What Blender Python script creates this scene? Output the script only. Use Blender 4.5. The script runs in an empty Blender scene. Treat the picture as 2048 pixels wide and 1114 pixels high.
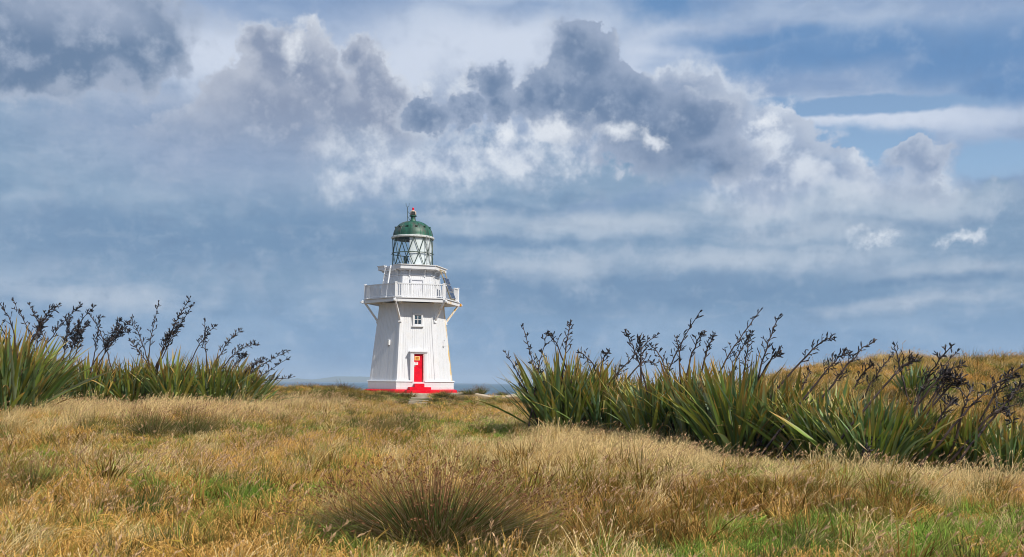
import bpy, bmesh, math, random
import numpy as np
from mathutils import Vector, Matrix, Euler, noise as mnoise

# ------------------------------------------------------------------ basics
sc = bpy.context.scene
COL = sc.collection
R = math.radians
FPX = 1991.0            # focal length in pixels of the 2048 px wide photograph (35 mm lens)
HORIZON = 765.5
ROLL = R(0.6)             # the photograph leans a little clockwise
EYE = 1.6

def lin(r, g, b):
    f = lambda c: (c / 255 / 12.92) if c <= 10.3 else ((c / 255 + 0.055) / 1.055) ** 2.4
    return (f(r), f(g), f(b), 1.0)

# ------------------------------------------------------------------ camera
cam_d = bpy.data.cameras.new('camera')
cam = bpy.data.objects.new('camera', cam_d)
COL.objects.link(cam)
cam.location = (0, 0, EYE)
cam.rotation_euler = (R(90), -ROLL, 0)
cam_d.lens = 35.0
cam_d.sensor_width = 36.0
cam_d.shift_y = (HORIZON - 557.0) / 2048.0
cam_d.clip_start = 0.1
cam_d.clip_end = 60000
sc.camera = cam

# ------------------------------------------------------------------ view
sc.view_settings.view_transform = 'Standard'
sc.view_settings.look = 'None'
sc.view_settings.exposure = 0.0
sc.view_settings.gamma = 1.0
sc.view_settings.use_curve_mapping = False
sc.cycles.use_denoising = True
sc.cycles.use_adaptive_sampling = True
sc.cycles.adaptive_threshold = 0.015
sc.cycles.adaptive_min_samples = 20
sc.cycles.max_bounces = 6
sc.cycles.diffuse_bounces = 4
sc.cycles.glossy_bounces = 3
sc.cycles.transmission_bounces = 6
sc.cycles.transparent_max_bounces = 8
sc.cycles.filter_width = 1.0

# ------------------------------------------------------------------ node helper
class N:
    """a node tree with small arithmetic on sockets"""
    def __init__(self, tree):
        self.t = tree
    def node(self, kind, **kw):
        n = self.t.nodes.new(kind)
        for k, v in kw.items():
            setattr(n, k, v)
        return n
    def put(self, sock, v):
        if isinstance(v, S):
            self.t.links.new(v.s, sock)
        elif v is not None:
            if hasattr(sock.default_value, '__len__') and not hasattr(v, '__len__'):
                sock.default_value = [v] * len(sock.default_value)
            elif hasattr(sock.default_value, '__len__') and len(sock.default_value) == 3:
                sock.default_value = tuple(v)[:3]
            else:
                sock.default_value = v
    def math(self, op, a, b=None, c=None, clamp=False):
        n = self.node('ShaderNodeMath', operation=op, use_clamp=clamp)
        for i, v in enumerate((a, b, c)):
            if v is not None:
                self.put(n.inputs[i], v)
        return S(self, n.outputs[0])
    def vmath(self, op, a, b=None, c=None):
        n = self.node('ShaderNodeVectorMath', operation=op)
        for i, v in enumerate((a, b, c)):
            if v is not None:
                self.put(n.inputs[3 if (op == 'SCALE' and i == 1) else i], v)
        return S(self, n.outputs['Value' if op in ('DOT_PRODUCT', 'LENGTH') else 'Vector'])
    def noise(self, vec, scale, detail=4, rough=0.55, dist=0.0, color=False, lac=2.0):
        n = self.node('ShaderNodeTexNoise')
        if vec is not None:
            self.put(n.inputs['Vector'], vec)
        n.inputs['Scale'].default_value = scale
        n.inputs['Detail'].default_value = detail
        n.inputs['Roughness'].default_value = rough
        n.inputs['Lacunarity'].default_value = lac
        n.inputs['Distortion'].default_value = dist
        return S(self, n.outputs['Color' if color else 'Fac'])
    def ss(self, lo, hi, x):
        n = self.node('ShaderNodeMapRange', interpolation_type='SMOOTHSTEP')
        self.put(n.inputs['Value'], x)
        self.put(n.inputs['From Min'], lo)
        self.put(n.inputs['From Max'], hi)
        return S(self, n.outputs['Result'])
    def lerp(self, f, a, b):
        n = self.node('ShaderNodeMapRange')
        self.put(n.inputs['Value'], f)
        self.put(n.inputs['To Min'], a); self.put(n.inputs['To Max'], b)
        return S(self, n.outputs['Result'])
    def mix(self, f, a, b, blend='MIX'):
        n = self.node('ShaderNodeMix', data_type='RGBA', blend_type=blend)
        self.put(n.inputs[0], f)
        self.put(n.inputs[6], a); self.put(n.inputs[7], b)
        return S(self, n.outputs[2])
    def xyz(self, v):
        n = self.node('ShaderNodeSeparateXYZ')
        self.put(n.inputs[0], v)
        return [S(self, o) for o in n.outputs]
    def vec(self, x, y, z):
        n = self.node('ShaderNodeCombineXYZ')
        for i, v in enumerate((x, y, z)):
            self.put(n.inputs[i], v)
        return S(self, n.outputs[0])
    def attr(self, name, kind='GEOMETRY', out='Fac'):
        n = self.node('ShaderNodeAttribute', attribute_name=name, attribute_type=kind)
        return S(self, n.outputs[out])

class S:
    def __init__(self, n, s):
        self.n, self.s = n, s
    def __add__(self, o): return self.n.math('ADD', self, o)
    __radd__ = __add__
    def __sub__(self, o): return self.n.math('SUBTRACT', self, o)
    def __rsub__(self, o): return self.n.math('SUBTRACT', o, self)
    def __mul__(self, o): return self.n.math('MULTIPLY', self, o)
    __rmul__ = __mul__
    def __truediv__(self, o): return self.n.math('DIVIDE', self, o)
    def max(self, o): return self.n.math('MAXIMUM', self, o)
    def smax(self, o, k=0.2): return self.n.math('SMOOTH_MAX', self, o, k)
    def clamp(self): return self.n.math('ADD', self, 0.0, clamp=True)
    def pow(self, p): return self.n.math('POWER', self, p)

# ------------------------------------------------------------------ sky and sun
SUN_AZ, SUN_EL = 131.0, 45.0      # azimuth clockwise from the view direction (+Y); behind the camera, to its right
world = bpy.data.worlds.new('World')
sc.world = world
world.use_nodes = True
def build_sky():
    t = world.node_tree
    t.nodes.clear()
    n = N(t)
    tc = n.node('ShaderNodeTexCoord')
    d = S(n, tc.outputs['Generated'])
    dx, dy, dz = n.xyz(d)
    az = n.math('ARCTAN2', dx, dy)
    el = n.math('ARCSINE', dz)
    def ang(px, py):
        u, v = (px - 1024) / FPX, (HORIZON - py) / FPX
        u, v = u * math.cos(ROLL) - v * math.sin(ROLL), u * math.sin(ROLL) + v * math.cos(ROLL)
        a = math.atan(u)
        return a, math.atan(v * math.cos(a))
    U = n.vec(az, el, 0.0)
    # turbulence that frays every outline
    w1 = n.vmath('SUBTRACT', n.noise(d, 10, 2, 0.5, color=True), (0.5, 0.5, 0.5))
    w2c = n.noise(d, 36, 5, 0.6, color=True)
    nf, _g, _b = n.xyz(w2c)                        # billows
    w2 = n.vec(_g - 0.5, _b - 0.5, 0.0)
    Uw = n.vmath('ADD', U, n.vmath('ADD', n.vmath('SCALE', w1, 0.045), n.vmath('SCALE', w2, 0.044)))
    Us = n.vmath('ADD', U, n.vmath('ADD', n.vmath('MULTIPLY', w1, (0.10, 0.035, 0)), n.vmath('MULTIPLY', w2, (0.05, 0.012, 0))))   # sheets drawn out by the wind
    def blobs(space, lst, k=0.25):
        out = None
        for (px, py, a, b) in lst:
            cu, cv = ang(px, py)
            sx, sy = FPX / a, FPX / b
            q = n.vmath('MULTIPLY_ADD', space, (sx, sy, 0.0), (-cu * sx, -cv * sy, 0.0))
            f = n.vmath('LENGTH', q)
            out = f if out is None else n.math('SMOOTH_MIN', out, f, k)
        return 1.0 - out
    dstr = n.vmath('ADD', n.vmath('MULTIPLY', d, (1.0, 1.0, 4.5)), n.vmath('SCALE', w1, 0.2))
    st = n.noise(dstr, 6.0, 4, 0.52)                                                # drawn-out sheets
    soft_n = n.noise(n.vmath('ADD', d, (0.006, 0.0, 0.008)), 24, 3, 0.5)            # soft modelling of the clouds
    _r, nb, _b1 = n.xyz(w1)
    nb = nb + 0.5
    fine = nf - 0.5
    elp = lambda py: ang(1024, py)[1]

    # --- the high sheet
    c = n.mix(n.ss(0.36, 0.64, st), lin(136, 161, 197), lin(170, 188, 214))
    bright = blobs(Us, [(880, 135, 260, 95), (1000, 90, 200, 60), (1330, 120, 140, 60), (1690, 250, 330, 30), (420, 130, 120, 90)])
    c = n.mix(n.ss(-0.5, 0.7, bright) * 0.95, c, lin(207, 217, 234))
    deep = blobs(Us, [(1700, 95, 400, 40), (1960, 100, 200, 60), (1320, 5, 130, 36), (1500, 75, 190, 22), (2050, 150, 120, 40)])
    c = n.mix(n.ss(-0.35, 0.7, deep + (st - 0.5) * 1.3) * 0.9, c, lin(101, 142, 189))
    gaps = blobs(Us, [(1700, 298, 120, 44), (2010, 314, 120, 40), (1540, 203, 90, 20), (1760, 210, 200, 20)], 0.1)
    gap = n.ss(-0.15, 0.35, gaps + (st - 0.5) * 1.0 + fine * 0.6)
    # --- the grey layer underneath, down to the horizon
    lower = n.mix(n.ss(0.34, 0.66, st), lin(128, 157, 187), lin(152, 175, 200))
    thread = n.noise(n.vmath('MULTIPLY_ADD', d, (1.0, 1.0, 3.6), n.vmath('SCALE', w2, 0.12)), 22.0, 3, 0.62)                                            # fine drawn-out texture
    lower = n.mix(n.ss(0.5, 0.68, soft_n) * 0.35, lower, lin(168, 184, 205))
    lower = n.mix(n.ss(elp(690), elp(560), el), n.mix(n.ss(0.4, 0.6, st), lin(130, 162, 196), lin(141, 170, 201)), lower)
    band = blobs(Us, [(1350, 585, 600, 56), (1000, 575, 200, 44), (1900, 560, 300, 16), (300, 480, 420, 60), (980, 410, 330, 16), (640, 470, 240, 80), (1000, 480, 200, 16), (1750, 455, 300, 18)])
    lower = n.mix(n.ss(-0.3, 0.7, band + (st - 0.5) * 1.2) * 0.75, lower, lin(110, 143, 178))
    lit = blobs(Us, [(1240, 440, 400, 44), (1130, 530, 230, 40), (1850, 400, 300, 60), (1500, 510, 500, 34), (1850, 605, 260, 22), (200, 590, 330, 40), (1650, 470, 330, 44), (1500, 420, 200, 40), (180, 190, 200, 36), (1950, 540, 200, 30)])
    lower = n.mix(n.ss(-0.1, 1.1, lit + (st - 0.5) * 1.8 + fine * 0.8) * 0.8, lower, lin(186, 199, 215))
    lower = n.mix(n.ss(-0.6, 0.6, blobs(Us, [(420, 250, 330, 110)])) * 0.6, lower, lin(158, 172, 200))
    lower = n.mix(n.ss(0.5, 0.75, thread) * 0.16, lower, lin(184, 197, 213))
    lower = n.mix(n.ss(0.5, 0.72, 1.0 - thread) * 0.18, lower, lin(104, 135, 170))
    low = 1.0 - n.ss(elp(430), elp(350), el + (nb - 0.5) * 0.05)
    cover = low.max(n.ss(-0.3, 0.25, blobs(Uw, [(200, 300, 620, 130), (1000, 340, 420, 80), (1800, 415, 420, 44)]) + fine * 0.6))
    gap = gap * (1.0 - cover)
    c = n.mix(cover, c, lower)

    # --- cumulus: pale where thin, grey-blue where thick, edges now crisp, now frayed
    ragged = n.ss(0.35, 0.65, nb + (soft_n - 0.5) * 0.6)
    def cumulus(c, lst, dark, light, soft, amp, alpha=1.0, rim=0.5, fade=None, thick=0.55, warm=0.0):
        f = blobs(Uw, lst, 0.22) + fine * amp + (soft_n - 0.5) * 0.45
        sft = n.lerp(ragged, soft * 0.5, soft * 2.6)
        a = n.ss(sft * -1.0, sft, f) * alpha
        if fade:                                   # the base melts into the layer behind
            a = a * n.ss(elp(fade[0]), elp(fade[1]), el + (nb - 0.5) * 0.08 + fine * 0.03)
        body = n.mix(n.ss(-0.05, thick, f + (soft_n - 0.5) * 0.9 + fine * 0.35), light, dark)
        body = n.mix(n.ss(0.46, 0.76, soft_n + fine * 1.1) * 0.6, body, light)
        edge = (1.0 - n.ss(0.0, 0.25, f)) * n.ss(0.44, 0.66, nb + fine * 0.9) * rim
        body = n.mix(edge, body, lin(224, 230, 238))
        return n.mix(a, c, body), a
    c, a0 = cumulus(c, [(540, 120, 60, 70), (505, 84, 44, 40), (610, 130, 74, 74), (650, 170, 70, 66), (715, 104, 40, 44), (745, 150, 52, 58), (710, 230, 130, 100), (560, 250, 170, 110), (775, 200, 66, 60), (420, 300, 150, 70)],
                lin(136, 150, 176), lin(182, 190, 206), 0.10, 0.85, 0.95, 0.55, (350, 200), 0.7)
    c, a1 = cumulus(c, [(130, 45, 230, 110), (270, 70, 96, 86), (60, 110, 250, 66)],
                lin(106, 130, 161), lin(162, 175, 197), 0.16, 0.8, 0.95, 0.2, None, 0.5)
    c = n.mix(n.ss(0.0, 0.9, blobs(Us, [(150, 10, 220, 70)])) * 0.6, c, lin(180, 191, 212))
    c, a2 = cumulus(c, [(1385, 180, 80, 56), (1450, 240, 100, 76), (1560, 330, 120, 96), (1550, 262, 70, 54), (1640, 355, 90, 46), (1780, 395, 150, 34), (1830, 330, 60, 40)],
                lin(140, 158, 187), lin(186, 197, 215), 0.14, 0.8, 0.95, 0.9, (430, 350), 0.7)
    wh = blobs(Uw, [(800, 320, 110, 60), (880, 330, 110, 60), (900, 290, 80, 46), (1050, 250, 130, 52), (1010, 300, 140, 60), (1190, 280, 140, 56), (1280, 280, 60, 44), (1600, 370, 150, 78), (1560, 300, 70, 50), (1535, 250, 60, 50), (720, 365, 70, 40), (915, 185, 60, 54), (1510, 390, 70, 40), (1720, 400, 90, 40)]) + fine * 1.7 + (soft_n - 0.5) * 0.8
    white = n.mix(n.ss(0.36, 0.64, nf * 0.7 + soft_n * 0.3), lin(158, 175, 202), lin(222, 229, 239))
    lowfade = n.ss(elp(440), elp(300), el + (nb - 0.5) * 0.05 + fine * 0.04)
    c = n.mix(n.ss(-0.45, 0.8, wh) * (lowfade * 0.72 + 0.2), c, white)
    c, a3 = cumulus(c, [(1140, 95, 66, 54), (1165, 140, 84, 74), (1110, 190, 94, 62), (1190, 215, 126, 64), (1265, 215, 84, 70), (1310, 280, 126, 76), (1400, 320, 116, 54), (1440, 345, 80, 34), (972, 168, 48, 38), (985, 205, 44, 40), (855, 214, 70, 36), (1050, 185, 44, 40), (1390, 250, 100, 76), (920, 215, 40, 30)],
                lin(106, 130, 163), lin(154, 169, 194), 0.11, 0.95, 0.96, 0.5, (405, 335), 0.85)
    hot = blobs(Uw, [(1230, 272, 80, 34), (1290, 285, 40, 24), (1120, 248, 90, 30), (1755, 486, 60, 24), (1938, 475, 52, 20), (1540, 255, 44, 30), (590, 90, 66, 50), (1000, 270, 70, 30)]) + fine * 2.4
    c = n.mix(n.ss(0.0, 1.2, hot) * 0.85, c, lin(234, 239, 246))
    # fine streaky grain that runs through all of it
    c = n.mix(n.ss(0.5, 0.8, nf) * 0.22, c, lin(205, 214, 228))
    c = n.mix(n.ss(0.5, 0.8, 1.0 - nf) * 0.20, c, lin(98, 124, 160))
    cover_all = 1.0 - gap * (1.0 - a2) * (1.0 - a3)

    sky = n.node('ShaderNodeTexSky', sky_type='NISHITA')
    sky.sun_disc = False
    sky.sun_elevation = R(SUN_EL)
    sky.sun_rotation = R(SUN_AZ)
    sky.air_density = 1.0; sky.dust_density = 0.0; sky.ozone_density = 1.8
    b1 = n.node('ShaderNodeBackground'); b1.inputs['Strength'].default_value = 0.125
    t.links.new(sky.outputs[0], b1.inputs['Color'])
    b2 = n.node('ShaderNodeBackground'); b2.inputs['Strength'].default_value = 1.0
    n.put(b2.inputs['Color'], c)
    ms = n.node('ShaderNodeMixShader')
    n.put(ms.inputs[0], cover_all)
    t.links.new(b1.outputs[0], ms.inputs[1]); t.links.new(b2.outputs[0], ms.inputs[2])
    out = n.node('ShaderNodeOutputWorld')
    t.links.new(ms.outputs[0], out.inputs['Surface'])
build_sky()
world.cycles.sampling_method = 'NONE'

sun_d = bpy.data.lights.new('sun', 'SUN')
sun = bpy.data.objects.new('sun', sun_d)
COL.objects.link(sun)
sun_d.energy = 5.0
sun_d.angle = R(0.55)
sun_d.color = (1.0, 0.95, 0.86)
_sd = Vector((math.sin(R(SUN_AZ)) * math.cos(R(SUN_EL)), math.cos(R(SUN_AZ)) * math.cos(R(SUN_EL)), math.sin(R(SUN_EL))))
sun.rotation_euler = _sd.to_track_quat('Z', 'Y').to_euler()
sun.location = _sd * 200

# ------------------------------------------------------------------ helpers
rng = random.Random(7)
def world_at(px, py, y):
    """the point at distance y that shows at that pixel of the photograph"""
    u, v = (px - 1024) / FPX, (HORIZON - py) / FPX
    u, v = u * math.cos(ROLL) - v * math.sin(ROLL), u * math.sin(ROLL) + v * math.cos(ROLL)
    return Vector((u * y, y, EYE + v * y))
def pixel_of(x, y, z):
    u, v = x / y, (z - EYE) / y
    u, v = u * math.cos(ROLL) + v * math.sin(ROLL), -u * math.sin(ROLL) + v * math.cos(ROLL)
    return 1024 + u * FPX, HORIZON - v * FPX

def tag(o, label=None, cat=None, group=None, kind=None):
    if label: o['label'] = label
    if cat: o['category'] = cat
    if group: o['group'] = group
    if kind: o['kind'] = kind
    return o
def empty(name, loc=(0, 0, 0), rz=0.0):
    o = bpy.data.objects.new(name, None)
    COL.objects.link(o)
    o.location = loc; o.rotation_euler = (0, 0, rz)
    o.empty_display_size = 0.2
    return o
def link(name, me, parent=None):
    o = bpy.data.objects.new(name, me)
    COL.objects.link(o)
    o.parent = parent
    return o

class MB:
    """collects simple shapes into one mesh"""
    def __init__(self):
        self.v, self.f = [], []
    def add(self, vs, fs):
        b = len(self.v)
        self.v += [tuple(p) for p in vs]
        self.f += [tuple(b + i for i in q) for q in fs]
    def hexa(self, p):              # eight corners: four below, four above, both counter-clockwise
        self.add(p, [(3, 2, 1, 0), (4, 5, 6, 7), (0, 1, 5, 4), (1, 2, 6, 5), (2, 3, 7, 6), (3, 0, 4, 7)])
    def box(self, c, s):
        x, y, z = c; a, b, h = s[0] / 2, s[1] / 2, s[2] / 2
        self.hexa([(x - a, y - b, z - h), (x + a, y - b, z - h), (x + a, y + b, z - h), (x - a, y + b, z - h),
                   (x - a, y - b, z + h), (x + a, y - b, z + h), (x + a, y + b, z + h), (x - a, y + b, z + h)])
    def beam(self, p, q, w, h, up=(0, 0, 1)):   # square bar from p to q
        p, q = Vector(p), Vector(q)
        d = (q - p).normalized()
        s = d.cross(Vector(up))
        if s.length < 1e-4: s = d.cross(Vector((1, 0, 0)))
        s.normalize(); u = s.cross(d)
        o = [(-w / 2, -h / 2), (w / 2, -h / 2), (w / 2, h / 2), (-w / 2, h / 2)]
        self.hexa([p + s * a + u * b for a, b in o] + [q + s * a + u * b for a, b in o])
    def tube(self, pts, rad, n=6, cap=True):
        pts = [Vector(p) for p in pts]
        b = len(self.v)
        prev = None
        for i, p in enumerate(pts):
            d = (pts[min(i + 1, len(pts) - 1)] - pts[max(i - 1, 0)]).normalized()
            if prev is None:
                s = d.cross(Vector((0, 0, 1)))
                if s.length < 1e-3: s = d.cross(Vector((1, 0, 0)))
            else:
                s = prev - d * prev.dot(d)
            s.normalize(); prev = s
            u = d.cross(s)
            r = rad[i] if hasattr(rad, '__len__') else rad
            for k in range(n):
                a = 2 * math.pi * k / n
                self.v.append(tuple(p + (s * math.cos(a) + u * math.sin(a)) * r))
        for i in range(len(pts) - 1):
            for k in range(n):
                k2 = (k + 1) % n
                self.f.append((b + i * n + k, b + i * n + k2, b + (i + 1) * n + k2, b + (i + 1) * n + k))
        if cap:
            self.f.append(tuple(b + k for k in range(n))[::-1])
            self.f.append(tuple(b + (len(pts) - 1) * n + k for k in range(n)))
    def lathe(self, prof, n=32, c=(0, 0), a0=0.0, a1=2 * math.pi):
        b = len(self.v); full = abs(a1 - a0 - 2 * math.pi) < 1e-6
        m = n if full else n + 1
        for r, z in prof:
            for k in range(m):
                a = a0 + (a1 - a0) * k / n
                self.v.append((c[0] + r * math.cos(a), c[1] + r * math.sin(a), z))
        for i in range(len(prof) - 1):
            for k in range(n):
                k2 = (k + 1) % m
                self.f.append((b + i * m + k, b + i * m + k2, b + (i + 1) * m + k2, b + (i + 1) * m + k))
    def ngon(self, levels, n=6, rot=0.0, cap=True):   # stacked polygons (r, z), closed
        b = len(self.v)
        for r, z in levels:
            for k in range(n):
                a = rot + 2 * math.pi * k / n
                self.v.append((r * math.cos(a), r * math.sin(a), z))
        for i in range(len(levels) - 1):
            for k in range(n):
                k2 = (k + 1) % n
                self.f.append((b + i * n + k, b + i * n + k2, b + (i + 1) * n + k2, b + (i + 1) * n + k))
        if cap:
            self.f.append(tuple(b + k for k in range(n))[::-1])
            self.f.append(tuple(b + (len(levels) - 1) * n + k for k in range(n)))
    def mesh(self, name, mat, smooth=False):
        me = bpy.data.meshes.new(name)
        me.from_pydata(self.v, [], self.f)
        if mat: me.materials.append(mat)
        if smooth: me.shade_smooth()
        me.update()
        return me
    def build(self, name, mat, parent=None, smooth=False, bevel=0.0):
        o = link(name, self.mesh(name, mat, smooth), parent)
        if bevel:
            m = o.modifiers.new('edge', 'BEVEL')
            m.width = bevel; m.segments = 1; m.limit_method = 'ANGLE'; m.angle_limit = R(40)
        return o

def principled(name):
    m = bpy.data.materials.new(name)
    m.use_nodes = True
    n = N(m.node_tree)
    p = m.node_tree.nodes['Principled BSDF']
    return m, n, p
def geo_pos(n):
    return S(n, n.node('ShaderNodeNewGeometry').outputs['Position'])
def obj_co(n):
    return S(n, n.node('ShaderNodeTexCoord').outputs['Object'])
def bump(n, p, h, strength=0.3, dist=0.02):
    b = n.node('ShaderNodeBump')
    b.inputs['Strength'].default_value = strength
    b.inputs['Distance'].default_value = dist
    n.put(b.inputs['Height'], h)
    n.t.links.new(b.outputs[0], p.inputs['Normal'])

# ------------------------------------------------------------------ the land
LY = 72.7
_l = world_at(822.5, 785, LY)
LX, LZ = _l.x, _l.z
def sst(a, b, x):
    t = np.clip((x - a) / (b - a), 0, 1)
    return t * t * (3 - 2 * t)
_nr = np.random.RandomState(3)
_wav = [( _nr.uniform(0, 6.28), _nr.uniform(0, 6.28), 2 * math.pi / wl, amp) for wl, amp in
        ((17, .09), (11, .08), (7.3, .055), (5.1, .045), (3.4, .035), (2.3, .022), (1.6, .014)) for _ in range(3)]
def ground_z(x, y):
    x = np.asarray(x, float); y = np.asarray(y, float)
    z = np.zeros_like(x * y)
    for dr, ph, k, amp in _wav:
        z = z + amp * np.sin(k * (x * math.cos(dr) + y * math.sin(dr)) + ph)
    z = z * (0.2 + 0.4 * sst(6, 14, y))
    # rise towards the lighthouse bank
    lump = 0.14 * np.sin(x * 0.55 + 1.0) * np.sin(y * 0.42 + 0.5) + 0.08 * np.sin(x * 1.25) - 0.20
    bank = sst(58, 68, y + 0.16 * np.clip(LX - 3.2 - x, 0, 30))
    z = z + bank * (LZ - 0.03 + lump * sst(3.5, 7, np.abs(x - LX)))
    # ridge on the left of the lighthouse
    z = z + 0.02 * np.exp(-((x - (LX - 7.5)) / 4.0) ** 2 - ((y - 67) / 3.0) ** 2)
    z = z + 0.05 * np.exp(-((x - (LX - 13)) / 4.0) ** 2 - ((y - 64) / 4.0) ** 2)
    # flax bank on the left
    z = z + 0.42 * sst(-5, -10, x) * sst(20, 32, y) * (1 - 0.5 * sst(44, 56, y))
    # dune on the right
    hill = sst(5.0, 17.5, x - 0.02 * (y - 45)) * sst(25, 41, y) * (1 - sst(50, 70, y))
    z = z + 2.55 * hill * (1 + 0.06 * np.sin(x * 0.9) + 0.05 * np.sin(x * 0.37 + y * 0.5))
    z = z - 0.10 * np.exp(-((x - 4) / 5.0) ** 2 - ((y - 21) / 6.0) ** 2)
    # level pad under the lighthouse
    pad = 1 - sst(4.4, 6.4, np.hypot(x - LX, y - LY))
    z = z * (1 - pad) + (LZ - 0.02) * pad
    # path up to it
    # shore
    z = z - 16.0 * sst(78, 150, y)
    z = z * (1 - sst(150, 320, np.abs(x))) - 9 * sst(150, 320, np.abs(x)) * sst(-200, 60, y)
    return z
def gz(x, y):
    return float(ground_z(x, y))
def ray_ground(px, py, lo=6.0, hi=90.0):
    """where the sight line through that pixel meets the ground"""
    a = lo
    while a < hi:
        p = world_at(px, py, a)
        if p.z <= gz(p.x, a):
            return p
        a += 0.1
    return world_at(px, py, hi)

def build_land():
    def axis(parts):
        out = []
        for a, b, s in parts:
            out += list(np.arange(a, b, s))
        return np.array(out + [parts[-1][1]])
    X = axis([(-420, -90, 15), (-90, -45, 3), (-45, 45, 0.4), (45, 90, 3), (90, 420, 15)])
    Y = axis([(-160, -10, 10), (-10, 4, 1), (4, 84, 0.4), (84, 160, 3)])
    gx, gy = np.meshgrid(X, Y)
    z = ground_z(gx, gy)
    nx, ny = len(X), len(Y)
    vs = np.stack([gx.ravel(), gy.ravel(), z.ravel()], 1)
    i = np.arange((ny - 1) * (nx - 1)); r, c = i // (nx - 1), i % (nx - 1)
    a = r * nx + c
    fs = np.stack([a, a + 1, a + nx + 1, a + nx], 1)
    me = bpy.data.meshes.new('ground')
    me.from_pydata(vs.tolist(), [], fs.tolist())
    me.shade_smooth()
    m, n, p = principled('thatch and sand')
    pos = geo_pos(n)
    n1 = n.noise(pos, 0.5, 5, 0.6); n2 = n.noise(pos, 9, 6, 0.7)
    straw = n.mix(n.ss(0.35, 0.65, n2), (0.085, 0.055, 0.024, 1), (0.23, 0.155, 0.068, 1))
    straw = n.mix(n.ss(0.5, 0.65, n1), straw, (0.07, 0.075, 0.022, 1))
    sand = n.mix(n.ss(0.35, 0.7, n2), (0.36, 0.28, 0.19, 1), (0.66, 0.56, 0.43, 1))
    sand = n.mix(n.ss(0.5, 0.7, n.noise(pos, 1.3, 4, 0.6)) * 0.8, sand, (0.28, 0.20, 0.085, 1))
    rel = n.vmath('MULTIPLY_ADD', pos, (1 / 9.0, 1 / 7.5, 0), (-(LX + 2.5) / 9.0, -(LY - 1.0) / 7.5, 0))
    far = n.vmath('LENGTH', rel)
    shore = n.ss(80, 90, n.xyz(pos)[1])
    mask = (1.0 - n.ss(0.75, 1.05, far + (n1 - 0.5) * 0.5)).max(shore)
    col = n.mix(mask, straw, sand)
    n.put(p.inputs['Base Color'], col)
    p.inputs['Roughness'].default_value = 1.0
    p.inputs['Specular IOR Level'].default_value = 0.1
    bump(n, p, n2, 0.8, 0.05)
    me.materials.append(m)
    tag(link('ground', me), kind='structure')
build_land()

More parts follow.
